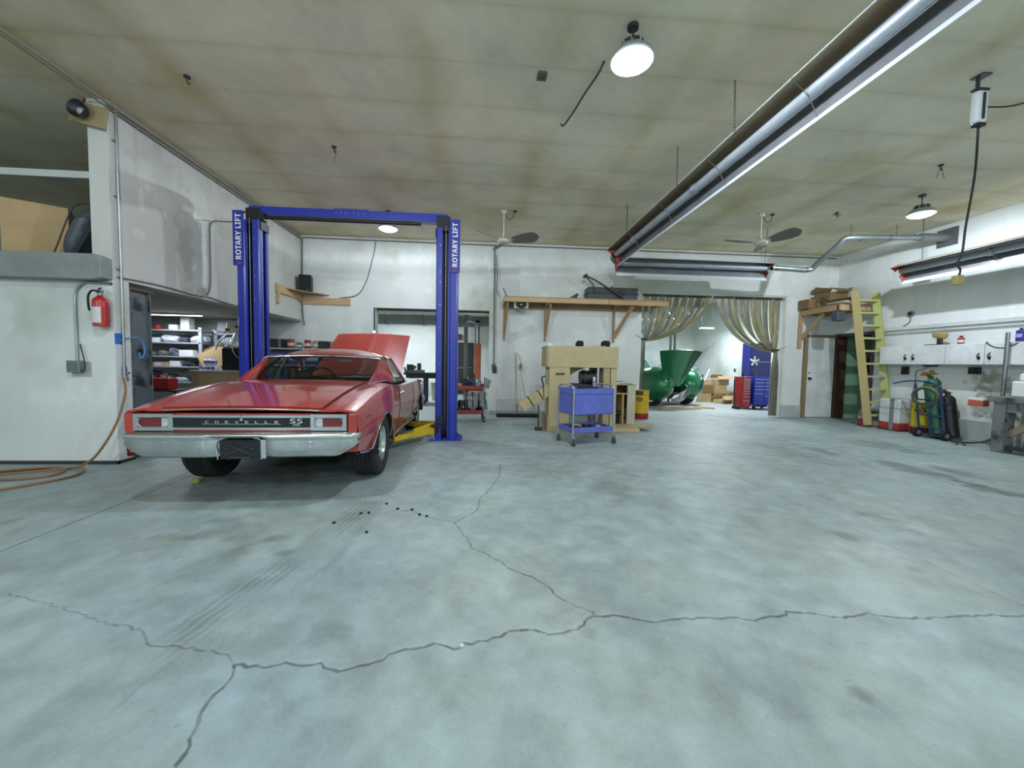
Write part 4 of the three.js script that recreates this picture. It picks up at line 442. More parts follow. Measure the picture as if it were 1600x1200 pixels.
  // ---- parts room
  const rack = (label, x0, x1, z0, z1, ysList, h, p) => { const t = thing('steel_rack', label, 'rack', [0, 0, 0]); const gm = worn(0xb7bcc6, .5, .3); for (const y of ysList) part('shelf', [bb(x0, x1, y - .03, y, z0, z1, .004)], gm, t); for (const x of [x0 + .02, x1 - .02]) for (const z of [z0 + .02, z1 - .02]) part('upright', [bb(x - .03, x + .03, 0, h, z - .02, z + .02, .003)], gm, t); return t; };
  rack('grey steel parts rack with bagged parts in the parts room', -8.2, -5.82, -8.85, -8.4, [.72, 1.04, 1.25, 1.53, 1.79], 1.84); rack('short steel rack behind the tan workbench in the parts room', -5.75, -5.1, -9.05, -8.7, [1.5, 1.75], 1.8);
  const R = rng(5), bagM = [M(0xb6bfd0, .3, 0, { map: grime1 }), M(0x8b96b4, .35, 0, { map: grime1 }), M(0xc9ccd2, .35, 0, { map: mottle1 }), M(0x3a3d48, .4), M(0x6b6a66, .6)];
  for (const [y, room] of [[.72, .26], [1.04, .17], [1.25, .22], [1.53, .2]]) for (let x = -7.05; x < -5.98;) { const w = .16 + R() * .2, h = (.09 + R() * .1) * room / .2; const bi = Math.floor(R() * 5), m = bagM[bi]; if (R() < .72) solo('bagged_part', ['pale blue', 'slate blue', 'white', 'black', 'grey brown'][bi] + ' crumpled bagged part on the ' + { .72: 'lowest', 1.04: 'second lowest', 1.25: 'middle', 1.53: 'second highest' }[y] + ' shelf of the parts rack', 'bag', [blob(w * .95, h, .3, Math.floor(R() * 900), .3, [0, h * .46, 0], [0, (R() - .5) * .4, 0])], m, [x + w / 2, y, -8.6], 0, 'bagged parts on the rack'); else { const t = thing('flat_carton', 'flat parts carton on the ' + { .72: 'lowest', 1.04: 'second lowest', 1.25: 'middle', 1.53: 'second highest' }[y] + ' shelf of the parts rack', 'box', [x + w / 2, y, -8.6], (R() - .5) * .3, 'flat cartons on the rack'); part('carton', [bb(-w / 2, w / 2, 0, h * .8, -.16, .16)], R() < .5 ? MAT.card : MAT.white, t); part('label', [bb(-w * .3, w * .1, h * .15, h * .6, .16, .162, 0)], M(0xd5d7da, .5), t); } x += w + .015; }
  box('white carton standing on top of the parts rack', .17, .25, .16, [-6.18, 1.795, -8.55], 0, MAT.white); box('low white carton on top of the parts rack', .16, .1, .16, [-6.42, 1.795, -8.55], .1, MAT.white);
  solo('red_container', 'small red container on top of the parts rack', 'container', [lathe([[0, 0], [.07, 0], [.075, .06], [.06, .1], [.03, .12], [0, .12]], 16)], M(0xa63c2c, .5), [-6.76, 1.79, -8.55]);
  box('tan box on the floor under the parts rack', .4, .3, .3, [-6.6, 0, -8.35], .2); solo('tan_drum', 'round tan tub on the floor under the parts rack', 'tub', [lathe([[0, 0], [.14, 0], [.16, .3], [.15, .32], [0, .32]], 20)], M(0xb07b45, .6), [-7.0, .0, -8.2]);
  { const t = thing('workbench', 'tan workbench in the parts room holding bottles', 'bench', [-5.1, 0, -8.1]); part('top', [bb(-.5, .5, .94, .98, -.35, .35)], worn(0x9b9487, .6), t); part('front_panel', [bb(-.48, .48, .3, .94, .3, .33)], M(0xa8957a, .7, 0, { map: woodTex }), t); for (const x of [-.46, .46]) for (const z of [-.3, .28]) part('leg', [bb(x - .03, x + .03, 0, .94, z - .03, z + .03)], MAT.darkWood, t); }
  for (let r = 0; r < 2; r++) for (let c = 0; c < 3; c++) { const t = thing('bottle', r ? 'white bottle in the upper row of the stacked bottles on the tan workbench' : 'white bottle in the lower row of the stacked bottles on the tan workbench', 'bottle', [-5.42 + c * .08, .98 + r * .115, -7.95], 0, r ? 'upper row bottles' : 'lower row bottles'); part('body', [lathe([[0, 0], [.036, 0], [.038, .01], [.038, .08], [.03, .095], [.014, .1], [.014, .11], [0, .11]], 16)], M(0xd8d9e6, .4), t); if (!r) part('cap', [rod([0, .1, 0], [0, .114, 0], .02, 12)], M(0x2b3470, .5), t); else part(c < 2 ? 'nozzle' : 'cap', [c < 2 ? rod([0, .1, 0], [0, .17, 0], .014, 10, .003) : rod([0, .1, 0], [0, .125, 0], .02, 12)], M(0xd8d9e6, .4), t); part('label', [lathe([[.0385, .02], [.0385, .065]], 16)], M(0x4d5aa8, .5), t); }
  for (const x of [-5.16, -5.09]) solo('small_jar', 'small white jar beside the stacked bottles on the workbench', 'jar', [lathe([[0, 0], [.026, 0], [.026, .05], [.02, .055], [.02, .065], [0, .065]], 14)], M(0xd3d6d2, .4), [x, .98, -7.84], 0, 'small white jars');
  { const t = thing('paint_mixer', 'pale pump machine with coiled hoses on a black tank in the parts room', 'machine', [-4.97, .98, -8.15]); part('tank', [bb(-.19, .18, 0, .44, -.16, .16, .02)], M(0x15171c, .4), t); part('dome', [lathe([[0, .44], [.17, .44], [.17, .52], [.13, .62], [.06, .68], [.05, .8], [0, .82]], 24)], M(0xbfc6bb, .4, .1), t); part('head', [bb(-.13, .13, .78, .98, -.1, .1, .02), bb(-.16, -.11, .74, .93, -.05, .05, .01), bb(.1, .17, .74, .93, -.06, .06, .01)], M(0xcfd0c2, .45), t); part('gauge', [rod([-.1, .8, .1], [-.1, .8, .13], .035, 16), rod([.08, .86, .1], [.08, .86, .13], .03, 16)], MAT.brass, t); part('hose', [tube([[-.1, .72, .1], [-.2, .62, .14], [-.26, .52, .16], [-.28, .4, .18]], .012, 24, 7), tube([[.06, .75, .12], [.03, .5, .2], [.12, .3, .24], [.26, .2, .22]], .009, 30, 6), tube([[.15, .8, .05], [.24, .75, .08], [.27, .6, .1], [.2, .5, .12]], .01, 24, 6)], MAT.galv, t); }
  solo('cardboard_sheet', 'large folded cardboard sheet leaning on the parts room bench', 'cardboard', [bx(.5, .42, .03, [0, .21, 0], [-.15, .1, .5]), bx(.4, .1, .02, [-.02, .42, -.05], [.5, .1, .45])], MAT.card, [-5.56, 1.0, -8.38]);
  solo('white_board', 'white board lying slanted on the short rack', 'panel', [bx(.85, .2, .05, [0, .12, 0], [0, 0, -.08])], M(0xb9bccb, .5), [-5.35, 1.755, -8.85]);
  solo('wrapped_roll', 'grey wrapped roll on the short rack beside the parts rack', 'roll', [xf(blob(.6, .18, .28, 33, .15), [0, .09, 0])], bagM[0], [-5.42, 1.5, -8.86]);
  solo('red_toolbox', 'red toolbox seen behind the tail of the car in the parts room', 'toolbox', [bx(.42, .2, .22, [0, .1, 0], undefined, .02), tube([[-.1, .2, 0], [-.1, .25, 0], [.1, .25, 0], [.1, .2, 0]], .012, 20, 6)], MAT.red, [-5.75, .65, -7.3]); { const t = thing('low_table', 'low dark table under the red toolbox in the parts room', 'table', [-5.75, 0, -7.3]); part('top', [bb(-.4, .4, .62, .65, -.2, .2)], MAT.darkSteel, t); for (const x of [-.36, .36]) for (const z of [-.16, .16]) part('leg', [bb(x - .02, x + .02, 0, .62, z - .02, z + .02)], MAT.darkSteel, t); }
  // corner shelf with loudspeaker
  { const t = thing('corner_shelf', 'bare timber corner shelf high between the left and back walls', 'shelf', [-4.14, 2.45, -9.11]); part('back_board', [bb(.03, 1.08, .02, .17, .0, .04)], MAT.wood, t); part('side_board', [bb(.0, .04, .1, .27, .04, 1.1)], MAT.wood, t); part('bracket', [bb(.0, .045, -.12, .24, 1.0, 1.08)], MAT.wood, t); const g = prism([[.0, 0], [.62, 0], [0, .8]], .018); g.rotateX(Math.PI / 2); g.translate(0.0, .24, .02); part('top_board', [g], M(0xa9865c, .7, 0, { map: woodTex }), t); }
  { const t = thing('loudspeaker', 'black loudspeaker box on the timber corner shelf', 'speaker', [-3.95, 2.695, -8.9], .25); part('cabinet', [bx(.25, .37, .22, [0, .185, 0], undefined, .012)], M(0x26282c, .6), t); part('grille', [bx(.22, .34, .012, [0, .19, .112], undefined, .004)], M(0x1b1d20, .85), t); part('badge', [bx(.03, .012, .006, [.05, .05, .12])], MAT.steel, t); }
  // shelf of tins along the back wall behind the car
  { const t = thing('tin_shelf', 'white open shelf along the back wall behind the red car', 'shelf', [-3.95, 0, -8.92]); const m = M(0xcfd2cf, .6, 0, { map: mottle1 }); for (const y of [.05, .72, 1.08, 1.44]) part('board', [bb(-.8, .8, y, y + .025, -.17, .17)], m, t); for (const x of [-.79, 0, .79]) part('side', [bb(x - .012, x + .012, 0, 1.44, -.17, .17)], m, t); part('back', [bb(-.8, .8, 0, 1.44, -.175, -.165)], m, t); }
  for (let k = 0; k < 5; k++) solo('manual', 'dark thick workshop manual in the row on the tin shelf', 'book', [bx(.055, .2 - .012 * (k % 2), .2, [0, .1, 0])], k === 3 ? M(0x75706a, .7) : M(0x1d1e22, .6), [-4.66 + k * .058, 1.465, -8.92], 0, 'workshop manuals on the tin shelf');
  const tin = (label, x, r, h, c) => { const t = thing('tin', label, 'tin', [x, 1.465, -8.9]); part('body', [lathe([[0, 0], [r, 0], [r, h - .01], [r * .9, h], [0, h]], 18)], M(c, .4, .2), t); part('lid', [lathe([[0, h], [r * .85, h], [r * .8, h + .012], [0, h + .012]], 18)], MAT.steel, t); part('label', [lathe([[r + .001, h * .3], [r + .001, h * .65]], 18)], M(0xc9c2b4, .6), t); };
  tin('red tin next to the manuals on the tin shelf', -4.28, .07, .19, 0xa8342c); tin('short green tin between two red tins', -4.1, .055, .12, 0x3f7a63); tin('dark red tin next to the green tin', -3.92, .07, .18, 0x8f2b2b); tin('pinkish tin between the dark red tin and the black carton', -3.73, .08, .16, 0xb9857a); tin('white tin at the end of the tin shelf', -3.36, .07, .15, 0xc9c4bd); box('black and white carton near the end of the tin shelf', .2, .17, .2, [-3.55, 1.465, -8.9], 0, M(0x26282c, .6));
  for (let k = 0; k < 4; k++) { const t = thing('blue_carton', 'blue and white carton on the upper board of the tin shelf', 'box', [-4.5 + k * .36, 1.105, -8.9], 0, 'blue cartons on the tin shelf'); part('carton', [bb(-.15, .15, 0, .26, -.12, .12)], M(0x2c4796, .5), t); part('label', [bb(-.12, .12, .09, .17, .12, .1225, 0)], M(0xc6d0de, .5), t); }
  for (let k = 0; k < 8; k++) solo('binder', 'coloured binder standing on the middle board of the tin shelf', 'binder', [bx(.07, .28 - .02 * (k % 3), .22, [0, .14, 0])], [M(0x2d7a72, .6), M(0xc4c4b8, .6), M(0xa84a33, .6), M(0x365a8c, .6)][(k * 3) % 4], [-4.5 + k * .15, .745, -8.9], 0, 'binders on the tin shelf');
}
// =====================================================================  MIDDLE OF THE BACK WALL
{
  const box = globalThis.__box;
  { const t = thing('wall_shelf', 'long timber shelf on brackets between the two openings', 'shelf', [.42, 2.58, -9.11]); const L = 3.6; part('top_board', [bb(-.02, L, .1, .12, 0, .54)], M(0xb09878, .75, 0, { map: woodTex }), t); part('fascia', [bb(-.02, 2.32, .0, .1, .5, .54)], MAT.wood, t); part('fascia', [bb(2.325, L + .12, -.005, .095, .505, .545)], M(0xc4a27a, .75, 0, { map: woodTex }), t, 'paler end board'); part('ledger', [bb(-.02, L - .3, -.08, .06, 0, .04)], MAT.darkWood, t); part('joist', [bb(L - .04, L, .0, .1, .0, .5)], MAT.wood, t); part('joist', [bb(-.02, .02, .0, .1, 0, .5)], MAT.wood, t);
    for (const [x, top] of [[0.02, 0], [.98, 0], [2.62, 0]]) { const b = part('bracket_post', [bb(x - .02, x + .02, -.82, .06, .0, .085)], MAT.darkWood, t); part('bracket_brace', [beam([x + (x > 2 ? .0 : 0), -.7, .07], [x + (x > 2 ? .3 : .05), .0, .46], .038, .085)], MAT.darkWood, b); part('bracket_arm', [bb(x - .02, x + .02, .0, .08, .0, .5)], MAT.wood, b); } }
  { const t = thing('car_speaker', 'white panel with dark oval speaker fixed under the timber shelf', 'speaker', [.79, 2.56, -8.66]); part('panel', [bb(-.16, .16, -.11, .06, -.02, .02)], MAT.offwhite, t); part('cone', [xf(lathe([[0, -.02], [.05, 0], [.1, .012], [.115, .012], [.12, 0]], 24), [0, -.025, .03], [Math.PI / 2, 0, 0]).scale(1.05, .7, 1).translate(0, -.01, 0)], M(0x17181a, .6), t); }
  { const t = thing('fuel_tank', 'dark grey steel tank box on the timber shelf', 'tank', [2.88, 2.702, -8.85]); part('body', [bb(-.58, .58, 0, .28, -.16, .16, .02)], worn(0x4d5052, .5, .3), t); part('seam', [bb(-.6, .6, .135, .15, -.175, .175)], worn(0x3d4042, .5, .3), t); part('filler', [rod([.18, .13, .16], [.18, .13, .175], .1, 24), rod([.0, .28, .0], [.03, .34, 0], .016, 10)], M(0x2f3233, .5), t); }
  solo('steel_lever', 'bent steel bar leaning over the dark tank on the shelf', 'bar', [tube([[-.62, .5, .1], [-.45, .42, .16], [-.1, .22, .18], [.25, .02, .16]], .02, 40, 8), tube([[-.6, .47, .1], [-.5, .38, .12], [-.42, .25, .14], [-.4, .1, .14]], .014, 24, 7), rod([-.66, .47, .1], [-.58, .53, .1], .03, 12)], worn(0x55504a, .5, .6), [2.85, 2.72, -8.8]);
  solo('black_wedge', 'small black wedge on the timber shelf left of the tank', 'wedge', [prism([[-.12, 0], [.06, 0], [.1, .1], [.07, .12]], .08, .004)], MAT.blackPlastic, [1.98, 2.702, -8.75]);
  solo('metal_strut', 'short dark strut at the left end of the timber shelf', 'strut', [beam([0, 0, 0], [-.08, .17, 0], .02, .02), beam([-.03, .02, 0], [-.05, -.24, .02], .012, .012)], MAT.darkSteel, [.46, 2.70, -8.6]);
  // wall conduit with switch box
  { const t = thing('conduit', 'tall conduit down the back wall to a switch beside the left opening', 'conduit', [.21, 0, -9.08]); part('pipe', [rod([0, 1.2, 0], [-.02, 3.93, 0], .016, 8)], M(0x6d6f6b, .6), t); part('switch', [bx(.08, .13, .05, [.0, 1.13, .01]), bx(.1, .16, .008, [.02, 1.06, -.02])], MAT.darkSteel, t); part('clamp', [1.7, 2.3, 2.9, 3.5].map(y => bx(.07, .02, .02, [-.01, y, -.01])), MAT.steel, t); part('cable', [tube([[.03, 3.7, .01], [.06, 3.2, .01], [.05, 2.9, .01], [.12, 2.75, .03]], .007, 24, 6)], MAT.cable, t); }
  // broom, wire panel and pendant switch
  { const t = thing('push_broom', 'push broom with wooden handle standing against the back wall', 'broom', [.75, 0, -8.72]); part('handle', [rod([0, .1, 0], [-.03, 1.47, -.33], .014, 10)], M(0xb09a72, .6), t); part('ferrule', [rod([0, .1, 0], [-.005, .3, -.05], .018, 10)], M(0xa5402f, .5), t); part('head', [bb(-.48, .48, .045, .085, -.035, .035, .006)], M(0x2a2724, .6), t); part('bristles', [bb(-.47, .47, 0, .05, -.03, .03, .003)], M(0x1d1c1a, .95), t); part('brace', [tube([[-.16, .085, 0], [-.05, .24, -.03], [0, .26, -.04]], .005, 12, 5), tube([[.16, .085, 0], [.05, .24, -.03], [0, .26, -.04]], .005, 12, 5)], MAT.steel, t); }
  { const t = thing('wire_panel', 'grey wire mesh panel leaning at the foot of the back wall', 'mesh', [.3, 0, -8.98]); part('frame', [rod([0, .06, .02], [0, .37, -.06], .006, 6), rod([0, .37, -.06], [.88, .37, -.06], .006, 6), rod([.88, .37, -.06], [.88, .06, .02], .006, 6), rod([.88, .06, .02], [0, .06, .02], .006, 6), rod([.05, 0, .036], [.05, .06, .02], .006, 6), rod([.83, 0, .036], [.83, .06, .02], .006, 6)], MAT.galv, t); for (let k = 1; k < 12; k++) part('wire', [rod([k * .0733, .06, .02], [k * .0733, .37, -.06], .0025, 5)], MAT.galv, t); for (let k = 1; k < 5; k++) part('wire', [rod([0, .06 + k * .062, .02 - k * .016], [.88, .06 + k * .062, .02 - k * .016], .0025, 5)], MAT.galv, t); }
  { const t = thing('pendant_switch', 'pendant switch on a cord against the back wall beside the broom', 'switch', [.82, 1.15, -9.07]); part('cord', [tube([[-.05, .32, 0], [0, .2, 0], [.02, .06, 0]], .006, 16, 6), tube([[.02, -.07, 0], [.08, -.4, 0], [.14, -.7, 0]], .005, 16, 6)], M(0x9a9d9b, .6), t); part('body', [bx(.06, .13, .04, [.02, 0, 0])], MAT.grey, t); }
  // MDF machine stand
  const mdf = M(0xcdbf95, .8, 0, { map: cardTex }), mdfD = M(0xbbad84, .8, 0, { map: cardTex });
  { const t = thing('mdf_stand', 'tan board enclosure on legs with a deep header and side chute', 'cabinet', [1.1, 0, -6.85]);
    part('header', [bb(0.04, 1.31, 1.17, 1.55, -.02, 0.0, .002)], mdf, t); part('header_side', [bb(.0, .04, 1.17, 1.54, -.62, 0, .002)], mdfD, t); part('header_side', [bb(1.29, 1.31, 1.17, 1.54, -.62, -.02, .002)], mdfD, t); part('top_board', [bb(.0, 1.31, 1.53, 1.55, -.64, -.02, .002)], mdf, t); part('header_back', [bb(.04, 1.29, 1.17, 1.53, -.64, -.62, .002)], mdfD, t);
    const lg = part('leg_panel', [bb(.06, .43, 0, 1.17, -.03, -.01, .002), bb(.06, .08, 0, 1.17, -.5, -.03, .002), bb(.41, .43, 0, 1.17, -.5, -.03, .002)], mdf, t); part('handle', [rod([.19, 1.05, 0], [.19, 1.05, -.0001 + .03], .018, 10), beam([.19, 1.05, .03], [.31, 1.055, .03], .012, .02), rod([.31, 1.055, 0], [.31, 1.055, .03], .014, 10)], MAT.black, lg, 'black handle');
    part('leg_panel', [bb(1.05, 1.17, 0, 1.17, -.3, -.02, .002)], mdfD, t); part('leg_panel', [bb(1.19, 1.3, 0, 1.17, -.5, -.03, .002)], mdf, t); part('leg_panel', [bb(.92, 1.03, .1, 1.17, -.55, -.35, .002)], M(0x6e6a60, .7), t);
    part('gusset', [prism([[.43, 1.17], [.8, 1.17], [.62, 1.1], [.43, .98]], .02).translate(0, 0, -.3)], mdfD, t);
    part('shelf', [bb(.43, 1.05, .76, .79, -.5, -.02, .002)], M(0x1d1d1e, .5), t, 'black shelf edge'); part('inner_panel', [bb(.43, 1.05, .5, .75, -.45, -.43, .002)], M(0x6c6450, .8), t); part('motor', [rod([.68, .97, -.28], [.96, .99, -.28], .13, 22), rod([.72, .97, -.28], [.76, .97, -.28], .155, 22), bb(.46, .8, .79, .87, -.4, -.1, .02)], M(0x24272c, .5), t, 'black motor'); part('switch_plate', [bb(.88, .93, .84, 1.0, -.12, -.1)], MAT.white, t);
    const ch = part('chute', [beam([.12, .78, -.2], [-.42, .43, -.2], .22, .18)], mdf, t, 'tan side chute'); part('strap', [-.08, -.26].map(x => { const f = (x + .42) / .54, y = lerp(.43, .78, f); return xf(bx(.02, .19, .232, [0, 0, 0]), [x, y, -.2], [0, 0, .575]); }), MAT.rubber, ch, 'black strap'); part('chute_leg', [rod([-.1, .0, -.2], [-.1, .46, -.2], .012, 8), bb(-.16, -.03, 0, .05, -.27, -.13)], MAT.darkSteel, ch); part('lever', [tube([[-.02, .6, -.1], [-.04, .85, -.1], [-.06, .98, -.1], [0, 1.0, -.1]], .014, 20, 7)], MAT.darkSteel, t); part('base_board', [bb(.03, .06, 0, .3, -.6, -.03, .002)], MAT.darkWood, t); }
  solo('black_boot', 'black rubber boot lying on the left of the tan stand top', 'boot', [xf(blob(.14, .12, .2, 12, .2), [0, .055, 0])], MAT.rubber, [1.75, 1.55, -7.1]); solo('black_boot', 'black rubber boot lying on the right end of the tan stand top', 'boot', [xf(blob(.15, .13, .22, 19, .2), [0, .06, 0])], MAT.rubber, [2.26, 1.55, -7.15]); solo('white_tape_box', 'small white block on the corner of the tan stand top', 'block', [bx(.09, .05, .09, [0, .025, 0])], MAT.white, [1.17, 1.55, -6.95]);
  solo('coil_rings', 'pale rings lying on the tan stand top', 'rings', [xf(new THREE.TorusGeometry(.06, .012, 6, 20), [0, .012, 0], [Math.PI / 2, 0, 0]), xf(new THREE.TorusGeometry(.05, .01, 6, 20), [.12, .01, .04], [Math.PI / 2, 0, 0])], mdf, [2.05, 1.55, -7.05]);
  { const t = thing('mdf_cabinet', 'small tan open cabinet with papers on top beside the tan stand', 'cabinet', [2.68, 0, -7.3]); part('side', [bb(.08, .24, 0, .84, .0, .02, .002), bb(.225, .245, 0, .84, -.5, 0, .002)], M(0xc9c7b0, .7, 0, { map: cardTex }), t); part('side', [bb(-.24, -.22, 0, .84, -.5, 0, .002)], mdfD, t); part('top', [bb(-.25, .25, .84, .86, -.5, .03, .002)], mdf, t); part('shelf', [bb(-.22, .225, .66, .68, -.5, -.01, .002)], MAT.wood, t); part('divider', [bb(.0, .03, 0.06, .66, -.5, -.02, .002)], MAT.wood, t); part('bottom', [bb(-.24, .24, .04, .06, -.5, 0, .002)], MAT.wood, t); part('back', [bb(-.24, .24, .0, .84, -.52, -.5, .002)], MAT.darkWood, t); }
  solo('jack', 'greasy steel jack lying inside the small tan cabinet', 'jack', [beam([-.12, .34, .12], [.16, .2, .02], .06, .06), beam([.0, .28, .08], [.2, .12, .06], .04, .04), rod([-.1, .2, .1], [.16, .24, .1], .025, 10), blob(.22, .14, .16, 44, .3, [0, .1, 0])], MAT.darkSteel, [2.58, .06, -7.5]);
  solo('paper_stack', 'loose white papers on the small tan cabinet', 'papers', [bx(.34, .03, .3, [0, .015, 0], [0, .2, 0]), bx(.3, .012, .26, [.04, .036, .0], [.05, -.2, 0]), bx(.26, .01, .2, [-.02, .052, .02], [-.06, .4, 0])], MAT.white, [2.66, .86, -7.5]); solo('green_parts', 'small green labelled packets on the small tan cabinet', 'packets', [bx(.12, .012, .05, [0, .006, 0], [0, .3, 0]), bx(.1, .012, .05, [.12, .006, .03], [0, -.2, 0])], M(0x3c7a55, .5), [2.68, .861, -7.3]);
  { const t = thing('floor_boards', 'flat tan boards stacked on the floor in front of the small cabinet', 'boards', [2.75, 0, -7.0]); part('board', [bb(-.6, .1, 0, .06, -.1, .16)], mdf, t); part('board', [bb(-.4, .42, .062, .085, -.3, .0)], mdfD, t); part('block', [bb(-.3, -.1, 0, .06, -.3, -.12)], mdfD, t); }
  // blue tub cart
  { const t = thing('tub_cart', 'blue plastic tub cart with chrome handles standing on castors', 'cart', [1.6, 0, -5.98], .31); const pl = M(0x6471c6, .55, 0, { map: rep(mottle, .45) }), ch = M(0xbfc4c8, .25, .9); const W = .35, D = .22;
    part('tub', [bb(-W, W, .46, .84, D - .012, D, .004), bb(-W, W, .46, .84, -D, -D + .012, .004), bb(-W, -W + .012, .46, .84, -D, D, .004), bb(W - .012, W, .46, .84, -D, D, .004), bb(-W, W, .46, .475, -D, D, .004), bb(-W - .012, W + .012, .78, .86, D, D + .014, .004), bb(-W - .012, W + .012, .78, .86, -D - .014, -D, .004), bb(-W - .014, -W, .78, .86, -D, D, .004), bb(W, W + .014, .78, .86, -D, D, .004)], pl, t, 'deep blue plastic tub');
    part('lower_tray', [bb(-W, W, .19, .205, -D, D, .004), bb(-W, W, .19, .27, D - .01, D + .008, .004), bb(-W, W, .19, .27, -D - .008, -D + .01, .004), bb(-W - .008, -W + .01, .19, .27, -D, D, .004), bb(W - .01, W + .008, .19, .27, -D, D, .004)], pl, t, 'shallow blue tray');
    for (const [x, z] of [[-1, 1], [1, 1], [-1, -1], [1, -1]]) { const X = x * (W + .012), Z = z * (D + .012); part('post', [rod([X, .13, Z], [X, .86, Z], .016, 10)], ch, t); const c = part('castor', [rod([X - .014, .052, Z + .02], [X + .014, .052, Z + .02], .052, 20)], M(0x4a4d4f, .6), t, 'grey castor wheel'); part('fork', [bx(.006, .08, .03, [X - .022, .085, Z + .012]), bx(.006, .08, .03, [X + .022, .085, Z + .012]), bx(.05, .012, .04, [X, .128, Z + .004])], ch, c); }
    for (const x of [-1, 1]) { const X = x * (W + .012); part('handle', [tube([[X, .84, -D], [X, .89, -D + .02], [X, .905, -D + .06], [X, .905, D - .06], [X, .89, D - .02], [X, .84, D]], .014, 40, 8)], ch, t, 'chrome hoop handle'); } }
  solo('dark_cloth', 'black cloth bundled in the blue tub cart', 'cloth', [xf(blob(.42, .2, .26, 27, .3), [0, .09, 0])], MAT.rubber, [1.62, .70, -5.98], .3);
  { const R = rng(9), c = Math.cos(.31), s = Math.sin(.31); const q = (x, z) => [1.6 + x * c + z * s, .207, -5.98 - x * s + z * c]; const cols = [0x1d1e21, 0x6a2b2a, 0xb9bfc6, 0x3a3d44, 0x26262a, 0x8a8f99, 0x332b2b]; for (let k = 0; k < 7; k++) { const p = q(-.27 + k * .09, (R() - .5) * .2); const w = .08 + R() * .07; solo('loose_part', 'small greasy part lying in the lower tray of the blue cart', 'part', [xf(blob(w, .05 + R() * .05, .1, 60 + k, .3), [0, .03, 0])], M(cols[k], .5, .2), p, R() * 3, 'parts in the cart tray'); } }
  solo('clear_jar', 'purple-tinted plastic jar standing behind the blue cart tub', 'jar', [lathe([[0, 0], [.035, 0], [.035, .1], [.02, .12], [.02, .14], [0, .14]], 16), lathe([[0, 0], [.03, 0], [.03, .09], [.02, .1], [0, .1]], 16, [.09, 0, 0])], M(0x9a94b8, .2), [2.0, .79, -6.93]);
  // drum
  globalThis.__drum = (label, p, h, r, top, bot, split, extra) => { const t = thing('oil_drum', label, 'drum', p, 0); const n = (y0, y1) => [[r, y0], [r, y1]]; part('lower_band', [lathe([[0, 0], [r * .97, 0], [r, .012], [r, h * split]], 32)], M(bot, .45, .1, { map: mottle1 }), t, 'coloured lower band'); part('shell', [lathe([[r, h * split], [r, h * .62], [r + .008, h * .64], [r, h * .66], [r, h - .012], [r + .006, h], [r - .01, h], [r - .015, h - .015], [0, h - .015]], 32)], M(top, .45, .1, { map: mottle1 }), t); part('chime', [xf(new THREE.TorusGeometry(r, .007, 6, 36), [0, h - .006, 0], [Math.PI / 2, 0, 0]), xf(new THREE.TorusGeometry(r, .005, 6, 36), [0, h * .84, 0], [Math.PI / 2, 0, 0])], MAT.darkSteel, t); if (extra) extra(t, h, r); return t; };
  const curvedLabel = (r, a0, a1, y0, y1) => grid(16, 1, (u, v) => { const a = lerp(a0, a1, u); return [(r + .0015) * Math.sin(a), lerp(y0, y1, v), (r + .0015) * Math.cos(a)]; }); globalThis.__cl = curvedLabel;
  globalThis.__drum('yellow drum with red base beside the strip curtain opening', [3.62, 0, -8.72], .66, .185, 0xd2b327, 0x97231f, .2, (t, h, r) => { part('label', [curvedLabel(r, -1.2, -.05, h * .84, h - .02)], M(0x3b3326, .6), t, 'dark label'); part('emblem', [xf(new THREE.TorusGeometry(.06, .012, 6, 24), [0, 0, 0]).scale(1, .7, 1).rotateY(-.5).translate(-.09, .46, .165), bx(.06, .02, .006, [-.09, .46, .168], [0, -.5, 0])], M(0x2a2419, .6), t, 'black oval emblem'); });
}
